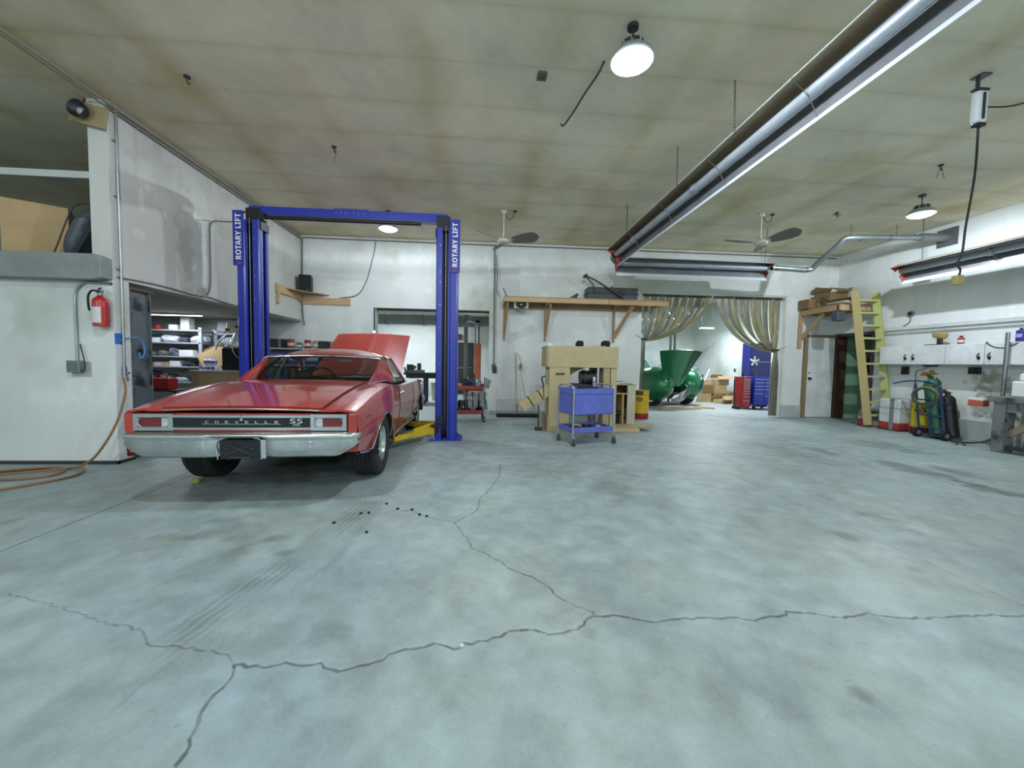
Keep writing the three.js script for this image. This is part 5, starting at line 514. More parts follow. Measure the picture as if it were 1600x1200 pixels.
// =====================================================================  RIGHT CORNER AND RIGHT WALL
{
  const box = globalThis.__box;
  const tan = M(0xb89c7a, .75, 0, { map: woodTex });
  // loft platform
  { const t = thing('timber_loft', 'timber loft platform over the office door in the corner', 'platform', [7.75, 2.52, -9.105]); part('fascia', [bb(-.02, .02, 0, .12, 0.02, 1.1)], tan, t); part('front_fascia', [bb(-.02, .94, 0, .12, 1.02, 1.06)], M(0xc4aa86, .75, 0, { map: woodTex }), t); part('deck', [bb(-.0, .95, .12, .14, 0.01, 1.06)], M(0xa3886a, .8, 0, { map: woodTex }), t); part('joist', [bb(.3, .34, .0, .12, .02, 1.08)], MAT.darkWood, t); part('joist', [bb(.62, .66, .0, .12, .02, 1.08)], MAT.darkWood, t); const p = part('post', [bb(-.04, .05, -.8, .06, .0, .04)], tan, t); part('brace', [beam([.06, -.55, .05], [.06, .0, .62], .04, .08)], tan, t); }
  solo('grey_speaker', 'small grey speaker hung under the loft edge', 'speaker', [bx(.2, .22, .16, [0, 0, 0], undefined, .02), bx(.16, .18, .01, [0, 0, .083]), bx(.06, .02, .012, [.02, -.07, .086])], M(0x474d57, .5), [7.83, 2.405, -8.14]);
  box('open brown cardboard box on the loft', .5, .36, .4, [8.22, 2.66, -8.78], .1, MAT.cardDark, true); box('small torn brown box beside the open box on the loft', .3, .22, .3, [7.82, 2.66, -8.93], .0, MAT.cardDark);
  { const t = thing('folded_tarp', 'folded dark tarp and padded roll on the loft edge', 'tarp', [8.02, 2.66, -8.28]); part('roll', [xf(blob(.22, .09, .62, 81, .15), [-.1, .045, 0])], M(0xa69b80, .8), t, 'beige padded roll'); part('fold', [xf(blob(.34, .08, .66, 85, .12), [.05, .12, 0])], M(0x3d3f45, .7), t); part('frame', [tube([[-.22, .04, -.2], [-.24, .2, -.28], [-.15, .22, -.36], [-.06, .1, -.2], [-.02, .06, .1], [.05, .16, .24]], .013, 40, 7)], M(0x2b2d33, .5), t); }
  // ladder
  { const t = thing('timber_ladder', 'pale green-yellow timber ladder leaning against the loft', 'ladder', [0, 0, 0]); const La = [8.13, 0.05, -7.60], Lb = [7.97, 2.93, -7.93], Ra = [8.60, .05, -7.6], Rb = [8.46, 2.90, -7.93]; part('rail', [beam(La, Lb, .065, .13)], M(0xb9ab78, .72, 0, { map: woodTex }), t); part('rail', [beam(Ra, Rb, .065, .13)], MAT.greenWood, t); for (let k = 0; k < 10; k++) { const f = (.21 + k * .275) / 2.9; const a = La.map((q, i) => lerp(q, Lb[i], f)), b = Ra.map((q, i) => lerp(q, Rb[i], f)); part('rung', [bb(a[0] + .02, b[0] - .02, a[1] - .02, a[1] + .02, a[2] - .05, a[2] + .06, .004)], k === 3 ? M(0xa9aec6, .6, 0, { map: woodTex }) : MAT.greenWood, t); } }
  solo('hanging_jackets', 'dark green work jackets hanging in the doorway beyond the ladder', 'clothes', [xf(blob(.34, .95, .14, 51, .22), [0, 0, 0]), xf(blob(.3, .8, .12, 57, .25), [.35, -.05, .02])], M(0x3f5f4a, .85, 0, { map: grime1 }), [9.95, 1.2, -9.06]);
  solo('dark_bag', 'dark bag hanging beside the green jackets', 'bag', [xf(blob(.2, .36, .18, 53, .2), [0, 0, 0])], M(0x23262e, .7), [9.62, 1.32, -9.05]);
  box('red and white carton on the floor behind the ladder', .3, .2, .25, [8.52, 0, -7.95], .1, M(0xc9c4be, .6)); solo('paint_tray', 'stacked trays on the carton behind the ladder', 'tray', [bx(.34, .03, .26, [0, .015, 0], [0, .2, 0]), bx(.32, .04, .24, [.02, .055, 0], [0, -.1, 0], .01), bx(.28, .06, .2, [0, .11, 0], [0, .1, 0], .01)], M(0x8a8d92, .5), [8.5, .2, -7.93]);
  box('red carton at the foot of the ladder', .16, .15, .2, [8.33, 0, -7.86], 0, M(0x9a3a32, .6));
  // wall cabinets, one unit each, along the right wall
  const cabM = M(0xe8ecec, .5, 0, { map: mottle1 });
  const cab = (label, z0, z1, doors, hz, grp) => { const t = thing('wall_cabinet', label, 'cabinet', [8.70, 1.34, (z0 + z1) / 2]); const h = (z1 - z0) / 2; part('carcass', [bb(-.28, 0, 0, .37, -h, h, .003)], cabM, t); const w = 2 * h / doors; for (let k = 0; k < doors; k++) { const d = part('door', [bb(-.30, -.281, .006, .364, -h + k * w + .004, -h + (k + 1) * w - .004, .003)], cabM, t); const zz = k % 2 ? -h + k * w + .07 : -h + (k + 1) * w - .07; part('handle', [tube([[-.30, .09, zz], [-.33, .11, zz], [-.332, .17, zz], [-.30, .2, zz]], .009, 20, 6), bx(.006, .05, .035, [-.302, .12, zz])], MAT.darkSteel, d, 'dark pull handle'); } };
  cab('white two-door wall cabinet nearest the ladder', -7.7, -6.53, 2); cab('white two-door wall cabinet under the striped can', -6.525, -5.4, 2); cab('white two-door wall cabinet over the grey workbench', -5.395, -4.2, 2);
  solo('cabinet_cord', 'black cord draped over the cabinet front edge', 'cord', [tube([[8.5, 1.72, -6.0], [8.4, 1.715, -5.95], [8.395, 1.64, -5.85], [8.395, 1.62, -5.7], [8.4, 1.69, -5.56], [8.5, 1.72, -5.5]], .007, 40, 6)], MAT.cable);
  { const t = thing('bench_grinder', 'tan dusty polishing head standing on the cabinet top', 'grinder', [8.5, 1.71, -6.7]); part('stand', [bb(-.03, .03, 0, .12, -.03, .03)], MAT.darkSteel, t); part('base', [bb(-.08, .08, 0, .015, -.2, .1)], MAT.darkSteel, t); part('head', [xf(blob(.13, .13, .22, 71, .18), [0, .18, 0], [.2, 0, 0])], M(0x9a8c58, .8), t); }
  const can = (label, p, r, h, c, c2) => { const t = thing('spray_can', label, 'can', p); part('body', [lathe([[0, 0], [r, 0], [r, h * .7], [r * .7, h * .8], [r * .35, h * .84], [0, h * .84]], 18)], M(c, .4), t); part('cap', [lathe([[0, h * .8], [r * .5, h * .8], [r * .5, h], [0, h]], 14)], M(c2, .5), t); part('label', [lathe([[r + .001, h * .2], [r + .001, h * .5]], 18)], M(0xd6d2cf, .5), t); };
  can('red and white striped can on the cabinet top', [8.48, 1.71, -6.36], .045, .15, 0xa8343a, 0x23252a); { const t = thing('cleaner_bottle', 'purple-blue cleaner bottle on the cabinet top', 'bottle', [8.5, 1.71, -5.6]); part('body', [bx(.07, .19, .1, [0, .095, 0], undefined, .02)], M(0x34318c, .4), t); part('cap', [rod([0, .19, 0], [0, .22, 0], .02, 12)], M(0x2b2b33, .5), t); part('label', [bx(.074, .06, .07, [0, .1, 0])], M(0xa3a0c6, .5), t); }
  // fittings on the wall
  const wbox = (label, z, y, w, h, m) => { const t = thing('socket_box', label, 'socket', [8.71, y, z]); part('box', [bx(.05, h, w, [-.025, 0, 0])], m, t); part('cover', [bx(.008, h * .8, w * .8, [-.053, 0, 0])], MAT.black, t); part('plug', [bx(.03, h * .3, w * .3, [-.066, h * .15, 0])], MAT.darkSteel, t); };
  wbox('dark double socket box below the white cabinet nearest the ladder', -7.42, 1.22, .12, .16, MAT.darkSteel); wbox('dark socket box below the striped can cabinet', -6.28, 1.24, .16, .12, MAT.darkSteel);
  solo('under_cabinet_lead', 'thin lead hanging under the white cabinet near the ladder', 'cord', [tube([[8.69, 1.3, -7.0], [8.68, 1.25, -7.1], [8.68, 1.22, -7.2], [8.69, 1.0, -7.22], [8.68, .8, -7.24], [8.69, .72, -7.25]], .006, 40, 6), bx(.03, .03, .24, [8.66, 1.32, -6.95])], MAT.cable);
  { const t = thing('round_socket', 'round wall socket with trailing lead above the rail', 'socket', [8.71, 2.38, -7.4]); part('plate', [rod([0, 0, 0], [-.03, 0, 0], .06, 20)], MAT.grey, t); part('face', [rod([-.03, 0, 0], [-.036, 0, 0], .035, 16)], MAT.darkSteel, t); part('lead', [tube([[-.02, -.05, 0], [-.02, -.15, .0], [-.02, -.24, -.12], [-.02, -.25, -.3], [-.02, -.26, -.42]], .007, 30, 6)], M(0x4c4f52, .6), t); }
  solo('vent_plate', 'grey blank plate on the right wall below the heater', 'plate', [bx(.02, .15, .3, [0, 0, 0]), bx(.012, .03, .05, [-.012, -.02, -.1])], worn(0x9aa096, .6), [8.7, 3.05, -7.25]);
  // white and yellow drums
  { const t = thing('oil_drum', 'white square drum with grey strap and red base beside the ladder', 'drum', [8.41, 0, -7.28], 0); part('body', [bb(-.19, .19, .15, .64, -.2, .2, .03)], M(0xd3d7d6, .5, 0, { map: mottle1 }), t); part('red_band', [bb(-.191, .191, .03, .15, -.201, .201, .02)], M(0xa52a2a, .5), t, 'red band with white writing'); part('foot', [bb(-.19, .19, 0, .03, -.2, .2, .01)], M(0x3a3a3c, .6), t); part('strap', [bb(.04, .1, .02, .65, -.206, .206, .004), bb(-.196, -.188, .02, .65, .02, .1, .003)], MAT.grey, t, 'grey strap'); part('hoop', [tube([[-.195, .46, -.205], [-.195, .46, .205], [.195, .46, .205], [.195, .46, -.205]], .004, 60, 5, true)], MAT.darkSteel, t); }
  globalThis.__drum('yellow drum with dark red base and black oval between the white drum and gas cart', [8.48, 0, -6.87], .62, .17, 0xd6bb22, 0x8d2323, .22, (t, h, r) => { part('emblem', [xf(new THREE.TorusGeometry(.07, .01, 6, 24), [0, 0, 0]).scale(1, .6, 1).rotateY(-1.1).translate(-.168, .46, .085), bx(.07, .025, .006, [-.17, .46, .085], [0, -1.1, 0])], M(0x2a2419, .6), t, 'black oval emblem'); });
  globalThis.__drum('dull yellow drum half hidden behind the gas cart', [8.54, 0, -6.55], .6, .14, 0xcdb83a, 0x7d2a22, .2);
  // gas welding cart, leaning back towards the wall
  { const t = thing('gas_cart', 'blue wheeled gas bottle cart with a coiled hose, leaning back', 'cart', [8.22, 0, -6.38], 0); const bl = M(0x37486a, .45, .3); const tilt = .18; const P = (x, y, z) => [x + y * 0.04, y * Math.cos(tilt), z - y * Math.sin(tilt) * .9];
    part('frame', [beam(P(-.14, .06, .2), P(-.14, .95, .2), .03, .03), beam(P(-.14, .06, -.2), P(-.14, 1.0, -.2), .03, .03), beam(P(-.14, .2, -.2), P(-.14, .2, .2), .03, .025), beam(P(-.14, .42, -.2), P(-.14, .42, .2), .03, .025), beam(P(-.14, .7, -.2), P(-.14, .7, .2), .03, .025), beam(P(-.14, .06, 0), P(-.14, .7, 0), .02, .025), bx(.3, .02, .44, [0, .06, 0])], bl, t);
    part('handle', [tube([P(-.14, .95, .2), P(-.15, 1.02, .1), P(-.15, 1.04, -.3), P(-.2, .98, -.55)], .014, 30, 7)], bl, t);
    for (const z of [.22, -.22]) { const w = part('wheel', [rod([-.16, .085, z - .025], [-.16, .085, z + .025], .085, 24).rotateY(0)], MAT.rubber, t, 'black wheel'); part('hub', [rod([-.16, .085, z - .03], [-.16, .085, z + .03], .04, 16)], MAT.grey, w); }
    const bot = (name, z, r, h, m, lab) => { const g = lathe([[0, 0], [r * .95, 0], [r, .02], [r, h - r * .9], [r * .85, h - r * .45], [r * .45, h - r * .1], [.03, h], [.03, h + .06], [0, h + .06]], 24); g.rotateX(-tilt * .9); g.translate(0, .07, z); return part(name, g, m, t, lab); };
    bot('oxygen_bottle', .0 - .02, .115, 1.02, M(0x2f6a50, .4, .1, { map: mottle1 }), 'green gas bottle'); bot('acetylene_bottle', .2, .095, .74, M(0x17191d, .45), 'black gas bottle');
    part('regulator', [rod([.0, 1.1, -.22], [-.05, 1.17, -.2], .028, 12), rod([-.06, 1.17, -.24], [-.09, 1.17, -.24], .042, 18), rod([-.06, 1.21, -.13], [-.09, 1.21, -.13], .04, 18), beam([0, 1.16, -.3], [0, 1.17, -.1], .03, .03), rod([-.0, 1.13, -.33], [.0, 1.16, -.33], .035, 14), rod([-.03, .86, .06], [-.06, .86, .06], .038, 16), beam([0, .84, .06], [0, .84, .14], .025, .025)], MAT.brass, t, 'brass regulators');
    const coil = []; for (let k = 0; k <= 120; k++) { const a = k / 120 * Math.PI * 2 * 5, rr = 1 + .12 * Math.sin(a * .37); coil.push([-.2 - .012 * Math.sin(a * .21) * 2 - .02 * (k / 120), .76 + .155 * rr * Math.sin(a), -.1 + .19 * rr * Math.cos(a)]); } part('hose_coil', [tube(coil, .011, 360, 6)], M(0x7a5a3a, .6), t, 'coiled brown and green hose'); part('hose_coil', [tube(coil.filter((_, i) => i % 2 === 0).map(p => [p[0] - .014, p[1] * .96 + .028, p[2] + .01]), .009, 240, 6)], M(0x4d5a44, .6), t, 'dark green hose'); part('loose_hose', [tube([[-.05, .86, .06], [-.12, .82, .2], [-.1, .68, .24], [-.16, .62, .12]], .01, 30, 6), tube([[-.02, 1.1, -.1], [-.1, 1.0, .04], [-.12, .92, -.1]], .01, 24, 6)], MAT.rubber, t); }
  solo('floor_hook', 'small steel hook on the floor in front of the gas cart', 'hook', [tube([[0, .012, 0], [.08, .012, -.02], [.1, .012, .05], [.05, .012, .09], [.02, .03, .08]], .01, 24, 6)], MAT.steel, [7.85, 0, -5.85]);
  // steel pipe, bracket with orange block and workbench
  { const t = thing('steel_pipe', 'upright steel pipe clamped behind the grey workbench corner', 'pipe', [8.36, 0, -5.66]); part('pipe', [rod([0, .02, 0], [0, 1.86, 0], .026, 14)], MAT.steel, t); part('foot', [rod([0, 0, 0], [0, .2, 0], .05, 14), bx(.14, .02, .14, [0, .01, 0])], MAT.darkSteel, t); part('side_pipe', [rod([-.06, .05, .05], [-.06, .8, .05], .02, 10), tube([[-.06, .2, .05], [-.2, .06, -.1], [-.45, .03, -.3]], .016, 24, 7)], MAT.darkSteel, t); }
  { const t = thing('vise_arm', 'orange block with white top clamped on an arm beside the workbench', 'clamp', [8.25, .70, -5.88]); part('block', [bx(.12, .1, .2, [0, 0, 0], [0, 0, 0], .008)], M(0xb75a3c, .7), t, 'orange brick-like block'); part('top', [bx(.13, .035, .21, [0, .065, 0], [.05, 0, .05], .008)], MAT.white, t); part('arm', [rod([.03, .07, .1], [.1, .09, .22], .013, 8), rod([.0, .07, .08], [.08, .09, .2], .01, 8)], MAT.steel, t); part('lead', [tube([[.04, .06, .2], [.05, -.1, .24], [.03, -.25, .22], [.05, -.35, .24]], .012, 24, 6)], MAT.rubber, t); }
  { const t = thing('grey_workbench', 'heavy grey workbench with thick legs along the right wall', 'bench', [8.2, 0, -4.4]); const gm = M(0x74777a, .6, 0, { map: rep(grime, .8) }); part('top', [bb(-.42, .42, .77, .85, -1.05, 1.2, .008)], gm, t); part('leg', [bb(-.40, -.22, 0, .77, -.98, -.84, .006)], gm, t); part('leg', [bb(-.40, -.22, 0, .77, .95, 1.1, .006)], gm, t); part('leg', [bb(.24, .40, 0, .77, -.98, -.84, .006)], gm, t); part('leg', [bb(.24, .40, 0, .77, .95, 1.1, .006)], gm, t); part('brace', [beam([-.3, .28, -.84], [-.3, .72, -.3], .04, .1)], M(0x8a8072, .7, 0, { map: woodTex }), t); part('stretcher', [bb(-.36, -.26, .06, .12, -.84, .95)], MAT.darkSteel, t); part('apron', [bb(-.38, -.34, .62, .77, -.84, .95)], gm, t); }
  { const t = thing('plastic_tub', 'white plastic tub with stepped lid on the grey workbench', 'tub', [8.2, .85, -5.12]); part('tub', [bx(.5, .24, .36, [0, .12, 0], undefined, .025)], MAT.white, t); part('lid', [bx(.42, .12, .3, [.03, .3, 0], undefined, .03)], M(0xdfe2e2, .45), t); }
}
// =====================================================================  ROOMS BEHIND THE BACK WALL
{
  const box = globalThis.__box;
  // ---- strip curtain, tied back to both jambs
  const strips = (label, s, tie, tops, seed, tail) => { const t = thing('strip_curtain', label, 'curtain', [0, 0, 0]); const R = rng(seed); tops.forEach((x0, i) => { const y0 = 2.93, ty = tie[1] + (R() - .5) * .1, tx = tie[0] + s * (-.02 + R() * .05), z0 = -9.2 + (i % 3) * .012; const dx = tx - x0; const p0 = V(x0, y0, z0), p1 = V(x0 + dx * .12, lerp(y0, ty, .62 + .2 * R()), z0), p2 = V(x0 + dx * .55, ty + .02, z0 + .02), p3 = V(tx, ty, -9.19 + i * .006); const c = new THREE.CubicBezierCurve3(p0, p1, p2, p3); const w0 = .125 + .035 * R(), tw = (R() - .5) * 1.2;
      const g = sheet(3, 26, (u, v) => { const p = c.getPoint(v), d = c.getTangent(v); const n = V(-d.y, d.x, 0).normalize(); const a = lerp(0, tw, sstep(.05, .5, v)); const w = w0 * lerp(1, .28, sstep(.1, 1, v)) * (u - .5) * (i % 2 ? 1 : .92); return [p.x + n.x * w * Math.cos(a), p.y + n.y * w * Math.cos(a), p.z + w * Math.sin(a) + .012 * Math.sin((u - .5) * 6 + v * 7)]; }, .0025); part('strip', g, [pvc, pvc2, pvc3][i % 3], t); });
    part('tie', [xf(new THREE.TorusGeometry(.075, .014, 6, 20), [tie[0], tie[1], -9.16], [Math.PI / 2 - .2, 0, 0])], M(0x1d1f20, .6), t); part('tie_hook', [beam([tie[0] + s * .0, tie[1], -9.12], [tie[0] + s * .22, tie[1] + .1, -9.08], .014, .014)], MAT.steel, t);
    part('tail', [sheet(10, 14, (u, v) => { const a = (u - .5) * 2, w = lerp(.05, tail, sstep(0, .35, v)); return [tie[0] + s * .0 + a * w, lerp(tie[1], .03, v), -9.16 + .03 * Math.sin(u * 22) * sstep(0, .3, v)]; }, .004)], pvc2, t); part('head_rail', [bb(Math.min(...tops) - .12, Math.max(...tops) + .1, 2.9, 2.95, -9.23, -9.17)], MAT.darkSteel, t); };
  const pv = (c, t) => M(c, .32, 0, { transmission: t, thickness: 0, map: rep(mottle, .5), side: THREE.DoubleSide }); const pvc = pv(0xb7b59a, .5), pvc2 = pv(0x9f9f8c, .46), pvc3 = pv(0xb9b284, .52);
  const seq = (a, b, n) => Array.from({ length: n }, (_, i) => lerp(a, b, i / (n - 1)));
  strips('clear plastic strip curtain gathered to the left jamb of the wide opening', -1, [3.82, 1.86], seq(3.88, 5.4, 9), 3, .045); strips('clear plastic strip curtain gathered to the right jamb of the wide opening', 1, [7.2, 1.66], seq(5.7, 7.22, 10), 8, .11);
  // ---- green custom car, nose to the viewer and turned to the right
  { const t = thing('green_custom_car', 'metallic green custom car with its pointed bonnet tipped forward', 'car', [5.62, 0, -12.3], .42); const gp = M(0x08663a, .28, .45, { clearcoat: 1, clearcoatRoughness: .05 }), gl = M(0x4fa98a, .3, .2, { clearcoat: 1 }), dk = M(0x0d0f10, .6), ch = M(0xcfd4d6, .15, 1), glass = M(0x5d6a6c, .08, .2);
    // local: x right, z towards the nose (+z faces the viewer)
    const fender = (s) => grid(34, 26, (u, v) => { const a = u * Math.PI * 2, b = v * Math.PI; const sx = Math.sin(b) * Math.cos(a), sy = Math.cos(b), sz = Math.sin(b) * Math.sin(a); const z = sz * (sz < 0 ? 1.25 : .62), y = sy * (sy > 0 ? .56 - .12 * Math.max(0, -sz) : .5), k = 1 - .18 * Math.max(0, -sz); return [s * .68 + sx * .44 * k, .64 + y * (1 - .05 * sz), .55 + z]; });
    part('fender', fender(1), gp, t, 'bulbous green fender'); part('fender', fender(-1), gp, t, 'bulbous green fender');
    const bodyG = grid(30, 24, (u, v) => { const a = u * Math.PI * 2; const z = lerp(-.15, -4.0, v); const w = .86 * Math.pow(Math.sin(lerp(.75, Math.PI - .25, v)), .5), h = .5; const c = Math.cos(a), s = Math.sin(a); return [Math.sign(c) * Math.pow(Math.abs(c), .6) * w, .68 + Math.sign(s) * Math.pow(Math.abs(s), .6) * h * (.75 + .2 * Math.sin(v * Math.PI)), z]; }); part('body', bodyG, gp, t);
    part('roof', grid(26, 16, (u, v) => { const a = u * Math.PI * 2, b = v * Math.PI / 2; return [.66 * Math.cos(b * .98) ** .5 * Math.cos(a), 1.1 + .46 * Math.sin(b), -1.75 + 1.05 * Math.cos(b) ** .6 * Math.sin(a)]; }), gl, t, 'pale green roof');
    part('windscreen', grid(10, 5, (u, v) => { const a = lerp(-.75, .75, u); return [lerp(.62, .5, v) * Math.sin(a) / Math.sin(.75), lerp(1.1, 1.42, v), -.72 - lerp(0, .22, v) - .12 * (1 - Math.cos(a))]; }), glass, t, 'dark windscreen');
    part('window_frame', [tube([[-.62, 1.1, -.74], [-.5, 1.43, -.98], [0, 1.46, -.9], [.5, 1.43, -.98], [.62, 1.1, -.74]], .025, 50, 7)], gl, t);
    const hood = sheet(20, 16, (u, v) => { const w = u * 2 - 1, ww = lerp(.17, .64, Math.pow(v, .8)); const bul = .26 * (1 - w * w) * (.45 + .55 * v); return [w * ww + .0, lerp(.60, 1.66, v) + .03 * (1 - w * w), .60 + bul + .35 * v * v - .1]; }, .015);
    const hd = part('bonnet', hood, gp, t, 'tipped pointed green bonnet'); hd.rotation.y = -.45; hd.position.set(-.08, 0, .5);
    const gr = part('grille', sheet(12, 10, (u, v) => { const w = u * 2 - 1; return [w * .42 * Math.sin(lerp(.25, Math.PI - .12, v)) ** .7 + .12 * (v - .5), lerp(.22, .56, v) + w * .12, .98 + .14 * (1 - w * w)]; }, .02), M(0xa4a9aa, .25, 1), t, 'silver grille shell'); part('grille_bar', [-.2, -.07, .06, .2].map(x => rod([x - .04, .26 + x * .25, 1.1], [x + .05, .52 + x * .25, 1.1], .008, 6)), ch, gr);
    part('engine', [blob(.6, .5, .8, 66, .2, [0, .72, .25]), rod([-.25, .8, .5], [-.1, .95, .35], .06, 14), rod([.2, .85, .45], [.3, .7, .6], .05, 14)], MAT.galv, t, 'bright engine parts'); part('hinge_bar', [tube([[.5, 1.25, -.4], [.62, 1.1, .1], [.72, .95, .4], [.75, .8, .5]], .014, 20, 6), tube([[-.5, 1.1, -.5], [-.42, .95, .1], [-.3, .75, .5]], .014, 20, 6)], ch, t); part('headlamp', [xf(new THREE.SphereGeometry(.1, 18, 12), [.72, .78, 1.1]), xf(new THREE.SphereGeometry(.1, 18, 12), [-.72, .78, 1.1])], gp, t);
    for (const [x, z] of [[.74, .52], [-.74, .52], [.72, -2.9], [-.72, -2.9]]) { const w = part('wheel', [rod([x - .09, .29, z], [x + .09, .29, z], .29, 30)], MAT.rubber, t); part('rim', [rod([x - .095, .29, z], [x + .095, .29, z], .17, 24)], ch, w); } part('underside', [bb(-.6, .6, .25, .4, -3.6, .8)], dk, t); }
  solo('dolly_board', 'flat boards and creeper on the floor in front of the green car', 'boards', [bx(1.2, .03, .3, [0, .015, 0], [0, .1, 0]), bx(.5, .04, .25, [.9, .02, -.2], [0, -.2, 0])], MAT.card, [5.6, 0, -10.75]);
  { const t = thing('bay_hoist', 'slim dark post and rails of a hoist behind the green car', 'hoist', [6.42, 0, -13.0]); part('post', [bb(-.05, 0, 0, 2.5, -.04, .04)], MAT.darkSteel, t); part('post', [bb(.1, .15, 0, 2.45, -.04, .04)], MAT.darkSteel, t); part('rail', [beam([-1.4, 2.42, 0], [.15, 2.42, 0], .05, .05)], MAT.darkSteel, t); }
  solo('raised_door', 'raised white overhead door panel hanging in the green car bay', 'door panel', [bx(3.6, .06, 1.8, [0, 0, 0], [.05, 0, 0]), ...[-.85, -.42, 0, .42, .85].map(z => bx(3.58, .02, .03, [0, -.035, z * .95], [.05, 0, 0]))], M(0xd6d9d6, .5), [5.1, 3.0, -15.0]); solo('door_tracks', 'steel tracks of the raised overhead door', 'track', [rod([3.2, 3.1, -13.2], [3.2, 3.69, -13.2], .02, 8), rod([7.0, 3.1, -13.2], [7.0, 3.69, -13.2], .02, 8), beam([3.2, 3.08, -15.9], [3.2, 3.08, -12.8], .05, .04), beam([7.0, 3.08, -15.9], [7.0, 3.08, -12.8], .05, .04), beam([6.2, 3.1, -12.9], [6.6, 2.62, -12.9], .03, .03), beam([7.0, 3.1, -12.9], [6.6, 2.62, -12.9], .03, .03)], MAT.galv);
  // boxes by the bay wall
  const bw = [['upper cardboard carton of the pile left of the red tool chest, left one', 7.7, .30, -13.1], ['upper cardboard carton of the pile left of the red tool chest, right one', 8.2, .30, -13.05], ['lower cardboard carton of the pile, under the left one', 7.68, 0, -13.1], ['lower cardboard carton of the pile, under the right one', 8.2, 0, -13.05], ['small carton on top of the left pile', 7.66, .60, -13.1], ['small carton on top of the right pile', 8.26, .60, -13.05]]; bw.forEach(([l, x, y, z], i) => box(l, .44, i > 3 ? .2 : .295, .36, [x, y, z], (i % 2 ? .04 : -.04), i % 3 ? MAT.card : MAT.cardDark, i > 4));
  box('flattened open carton on the floor before the pile', .4, .12, .36, [8.05, 0, -12.55], .3, MAT.card, true); box('open carton on the floor beside the red tool chest', .34, .22, .3, [8.45, 0, -12.4], -.2, MAT.card, true);
  solo('white_pole', 'white pole leaning beside the green car', 'pole', [rod([7.0, .0, -12.45], [7.6, 1.15, -12.6], .025, 10)], MAT.white); { const t = thing('bay_bench', 'cluttered grey bench behind the green car', 'bench', [7.5, 0, -13.9]); part('top', [bb(-.5, .5, .9, .95, -.3, .3)], MAT.grey, t); for (const x of [-.45, .45]) for (const z of [-.25, .25]) part('leg', [bb(x - .03, x + .03, 0, .9, z - .03, z + .03)], MAT.darkSteel, t); part('clutter', [blob(.5, .2, .3, 92, .3, [-.15, 1.02, 0]), blob(.3, .3, .2, 95, .3, [.25, 1.06, 0])], MAT.grey, t); }
  solo('wall_outlet', 'small dark outlet on the bay wall above the cartons', 'outlet', [bx(.02, .11, .08, [0, 0, 0]), bx(.008, .07, .04, [-.012, 0, 0])], MAT.darkSteel, [8.89, 1.12, -13.2]);
  // tool chests
  const chest = (label, cat, p, turn, w, d, h, col, cols, rows, y0) => { const t = thing('tool_chest', label, cat, p, turn); const m = M(col, .35, .1, { clearcoat: .4 }), al = M(0xa9b2c8, .35, .6); part('case', [bb(-w / 2, w / 2, y0, h, -d / 2, d / 2, .008)], m, t); part('lid', [bb(-w / 2 - .005, w / 2 + .005, h, h + .03, -d / 2, d / 2, .006)], m, t); const cw = w / cols; for (let c = 0; c < cols; c++) { let y = h - .03; for (const rh of rows[c]) { const x0 = -w / 2 + c * cw + .012, x1 = x0 + cw - .024; const dr = part('drawer', [bb(x0, x1, y - rh + .008, y, d / 2, d / 2 + .014, .003)], m, t); part('pull', [bb(x0, x1, y - .02, y - .004, d / 2 + .012, d / 2 + .024, .002)], al, dr); y -= rh; } } for (const x of [-w / 2 + .06, w / 2 - .06]) for (const z of [-d / 2 + .06, d / 2 - .06]) { if (y0 > .05) part('castor', [rod([x - .02, .055, z], [x + .02, .055, z], .055, 16), bx(.05, .04, .06, [x, y0 - .02, z])], MAT.darkSteel, t); } return t; };
  chest('blue roller tool chest with silver drawer pulls in the green car bay', 'tool chest', [8.15, 0, -10.95], 0, .62, .46, .93, 0x2433a0, 2, [[.1, .1, .1, .12, .3], [.1, .1, .1, .18, .22]], .14); chest('narrow red side chest of many drawers beside the blue chest', 'tool chest', [7.66, 0, -11.0], 0, .24, .42, .92, 0x9c1f22, 1, [[.055, .055, .055, .055, .055, .07, .07, .09, .12, .2]], .04);
  chest('dark blue upper cabinet standing behind the blue chest', 'tool chest', [8.55, 0, -11.7], 0, .62, .4, 1.95, 0x121a6a, 1, [[.5, .5, .5]], .1); { const t = thing('desk_fan', 'white bladed fan on a thin black stand upon the blue chest', 'fan', [8.18, .962, -11.1]); for (let k = 0; k < 5; k++) part('blade', [xf(bx(.05, .14, .012, [0, .08, 0], [0, .4, 0]), [0, .46, -.12], [0, 0, k * 1.2566])], MAT.white, t); part('motor', [rod([0, .46, -.15], [0, .46, -.09], .03, 12)], MAT.white, t); part('stand', [rod([0, 0, 0], [0, .44, -.14], .014, 8), rod([0, 0, 0], [0, .013, 0], .08, 16)], MAT.darkSteel, t); }
  { const t = thing('trolley_jack', 'black trolley jack with upright handle left of the red chest', 'jack', [7.4, 0, -10.9]); part('body', [bx(.1, .08, .24, [0, .045, .05])], MAT.black, t); part('handle', [tube([[0, .06, 0], [-.01, .4, -.03], [.0, .85, -.06], [.05, .9, -.08]], .016, 30, 7)], MAT.black, t); }
  for (const [k, x] of [[0, 7.66], [1, 7.95]]) solo('tool_post', k ? 'short black tool standing on the blue chest' : 'dark bottle standing on the red side chest', 'tool', [lathe([[0, 0], [.025, 0], [.025, .08], [.01, .1], [.01, .15], [0, .15]], 12)], MAT.black, [x, .96, -10.98]);
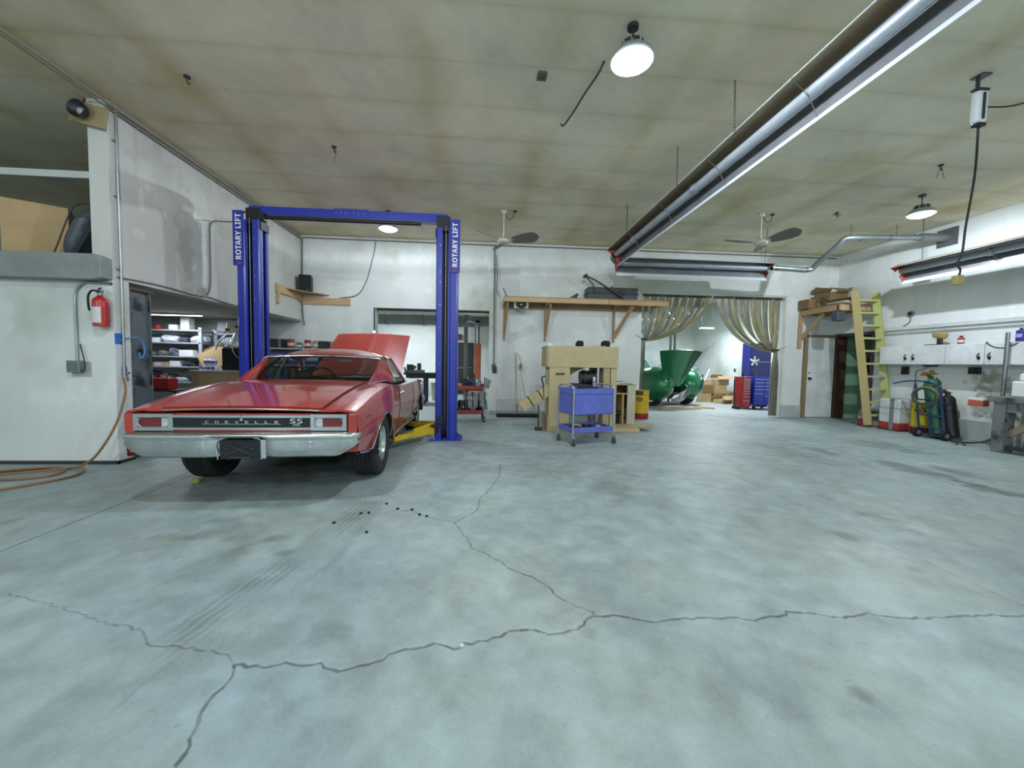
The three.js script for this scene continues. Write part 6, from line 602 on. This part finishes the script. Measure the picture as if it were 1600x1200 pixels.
  // ---- bay behind the left opening
  { const t = thing('air_duct', 'galvanised air duct crossing the back bay below the ceiling', 'duct', [-1.5, 2.42, -11.5]); part('duct', [bb(-3.2, 2.2, -.14, .14, -.2, .2, .01)], MAT.galv, t); for (let k = 0; k < 5; k++) part('joint', [bb(-2.4 + k * 1.05, -2.36 + k * 1.05, -.155, .155, -.215, .215, .004)], MAT.steel, t); part('drop', [rod([1.28, -.1, .75], [1.28, -1.0 + .32, .75], .075, 18), tube([[.9, 0, .1], [1.15, -.0, .5], [1.28, -.1, .75]], .075, 20, 12)], MAT.galv, t); part('strap', [-2.2, -.6, 1.0].map(x => bb(x - .01, x + .01, .14, .77, -.2, -.19)), MAT.steel, t); }
  struct('trim_6', [bb(OP1[0], OP1[1], 2.36, 2.44, -9.36, -9.33), bb(-4.5, 1.5, 2.62, 2.7, -10.0, -9.8)], M(0xc4c4b0, .6, 0, { map: mottle1 }));
  solo('orange_column', 'orange painted column at the right of the back bay', 'column', [bb(-.09, .09, 0, 1.74, -.09, .09, .01)], M(0xc8704a, .65, 0, { map: mottle1 }), [-.2, 0, -10.6]); solo('bay_column', 'tall pale grey boxed column beside the orange column', 'column', [bb(-.06, .06, 0, 3.2, -.06, .06)], M(0x8d8f86, .7), [-.6, 0, -12.2]);
  { const d = structGroup('door_2'); part('leaf', [bb(-1.25, -.42, 0, 1.98, -15.0, -14.95)], M(0x23262b, .5), d); part('push_bar', [beam([-1.2, 1.0, -14.92], [-.5, 1.03, -14.92], .03, .03)], MAT.steel, d); part('frame', [bb(-1.32, -1.25, 0, 2.05, -15, -14.93), bb(-.42, -.3, 0, 2.05, -15, -14.93), bb(-1.32, -.3, 1.98, 2.05, -15, -14.93)], M(0xb4b6a8, .6), d); } solo('red_sign', 'dark red sign above the black bay door', 'sign', [bx(.3, .2, .06, [0, 0, 0]), bx(.26, .16, .01, [0, 0, .033])], M(0x6d1f1c, .5), [-1.05, 2.2, -14.93]);
  { const t = thing('machine_bench', 'steel machine bench with dark top in the back bay', 'bench', [-1.75, 0, -11.7]); part('top', [bb(-.6, .7, .84, .9, -.3, .3)], M(0x202329, .4, .3), t); for (const x of [-.5, .0, .62]) part('leg', [bb(x - .04, x + .04, 0, .84, -.26, -.2), bb(x - .04, x + .04, 0, .84, .2, .26)], M(0x222b4a, .5), t); part('rail', [bb(-.5, .6, .74, .84, .24, .27)], M(0x1d2126, .5), t); } { const t = thing('metal_lathe', 'small grey metal lathe on the machine bench', 'lathe', [-2.1, .9, -11.7]); part('bed', [bb(-.26, .3, 0, .08, -.1, .12)], MAT.grey, t); part('headstock', [bb(-.2, .0, .08, .24, -.09, .09, .01)], MAT.darkSteel, t); part('tailstock', [bb(.1, .2, .08, .28, -.07, .07, .01)], MAT.darkSteel, t); part('chuck', [rod([.0, .17, 0], [.06, .17, 0], .06, 18), rod([-.28, .12, .05], [-.24, .12, .05], .06, 18)], MAT.steel, t); } solo('grey_bin', 'pale grey bin standing under the machine bench', 'bin', [lathe([[0, 0], [.13, 0], [.17, .55], [.18, .56], [.16, .56], [.12, .02], [0, .02]], 20)], M(0xb9bcb2, .6), [-1.55, 0, -12.5]); solo('bay_tool', 'dark bench tool standing at the end of the machine bench', 'tool', [bb(-.05, .05, 0, .08, -.06, .06), rod([0, .08, 0], [0, .34, 0], .02, 8), bb(-.04, .06, .2, .26, -.03, .03)], MAT.black, [-1.2, .9, -11.7]);
  // ---- red tool trolley in front of the left opening
  { const t = thing('tool_trolley', 'red two-tray tool trolley on castors crowded with tools', 'trolley', [-.3, 0, -8.1], .1); const rm = M(0x9a3328, .5, 0, { map: mottle1 }); part('top_tray', [bb(-.3, .3, .66, .68, -.2, .2), bb(-.3, .3, .66, .75, .19, .2), bb(-.3, .3, .66, .75, -.2, -.19), bb(-.3, -.29, .66, .75, -.2, .2), bb(.29, .3, .66, .75, -.2, .2)], rm, t); part('bottom_tray', [bb(-.3, .3, .17, .19, -.2, .2), bb(-.3, .3, .17, .25, .19, .2), bb(-.3, .3, .17, .25, -.2, -.19), bb(-.3, -.29, .17, .25, -.2, .2), bb(.29, .3, .17, .25, -.2, .2)], rm, t); for (const x of [-.28, .28]) for (const z of [-.19, .19]) { part('post', [bb(x - .015, x + .015, .1, .75, z - .015, z + .015)], MAT.steel, t); part('castor', [rod([x - .018, .05, z], [x + .018, .05, z], .05, 16), bx(.04, .05, .04, [x, .1, z])], MAT.darkSteel, t); } }
  const R = rng(31); for (let k = 0; k < 9; k++) { const x = -.52 + k * .055, h = .1 + R() * .13; solo('hand_tool', 'jumbled hand tool standing in the top tray of the red trolley', 'tool', [k % 3 ? blob(.085, h, .14, 120 + k, .35, [0, h * .45, 0]) : rod([0, 0, 0], [(R() - .5) * .12, h + .1, 0], .014, 8)], [MAT.darkSteel, M(0x2b3550, .5), MAT.black, MAT.steel][k % 4], [x, .682, -8.12 + (R() - .5) * .2], R() * 3, 'tools in the top tray of the red trolley'); }
  for (let k = 0; k < 10; k++) solo('hanging_tool', 'spanner hanging along the front of the red trolley', 'spanner', [bx(.026, .24 + R() * .14, .01, [0, -.12, 0], [0, 0, (R() - .5) * .3]), xf(new THREE.TorusGeometry(.022, .008, 5, 10), [0, .02, 0])], k % 3 ? MAT.steel : MAT.darkSteel, [-.36 + k * .042, .58, -7.86], 0, 'spanners on the red trolley'); solo('tan_rag', 'tan rag bundle at the left end of the red trolley', 'rag', [xf(blob(.16, .12, .2, 140, .3), [0, .05, 0])], M(0xa8924f, .8), [-.6 + .06, .69, -8.0]);
  solo('white_rag', 'cream rag bundle slung under the top tray of the red trolley', 'rag', [xf(blob(.34, .16, .2, 151, .35), [0, 0, 0])], M(0xc9c2a8, .85), [-.22, .585, -8.05]); solo('cordless_drill', 'black and white cordless drill leaning in the bottom tray of the red trolley', 'drill', [beam([-.06, .0, 0], [.02, .2, 0], .05, .06), beam([-.02, .2, -.02], [.16, .26, -.02], .07, .07), bx(.11, .06, .08, [-.06, .03, 0])], M(0x2a2c30, .5), [-.46, .19, -7.98]); solo('screwdriver_rack', 'upright screwdrivers at the right end of the red trolley', 'screwdrivers', [-.05, -.02, .01, .04].map((x, i) => rod([x, -.08, 0], [x + .02 + i * .012, .16 - i * .02, 0], .011, 7)), MAT.black, [.035, .76, -8.15]);
  for (let k = 0; k < 4; k++) solo('trolley_can', 'dark can standing in the bottom tray of the red trolley', 'can', [lathe([[0, 0], [.055, 0], [.055, .22], [.03, .25], [0, .25]], 14)], [MAT.black, M(0x3a3d42, .5), M(0xb9bcb8, .5), MAT.black][k], [-.5 + k * .13, .192, -8.1], 0, 'cans in the bottom tray of the red trolley');
}
// ---------- crumbs on the floor
{ const R = rng(17); for (const [x, z] of [[-1.11, -2.92], [-.97, -3.10], [-.91, -3.11], [-.82, -2.75], [-.82, -3.31], [-.70, -3.19], [-.58, -3.17], [-.50, -3.06], [-.44, -3.03]]) solo('rubber_crumb', 'tiny black crumb lying on the concrete near the crack', 'crumb', [blob(.024, .014, .018, Math.floor(R() * 99), .5, [0, .006, 0], [0, R() * 3, 0])], MAT.black, [x, 0, z], 0, 'black crumbs on the concrete'); solo('green_scrap', 'yellow-green scrap lying beside the car tail', 'scrap', [blob(.07, .05, .05, 7, .4, [0, .022, 0])], M(0x9aa84e, .6), [-2.80, 0, -3.93]); solo('white_chip', 'small white chip in the long floor crack', 'chip', [blob(.018, .012, .014, 9, .4, [0, .006, 0])], MAT.white, [-.08, 0, -1.61]); }
renderer.render(scene, camera);
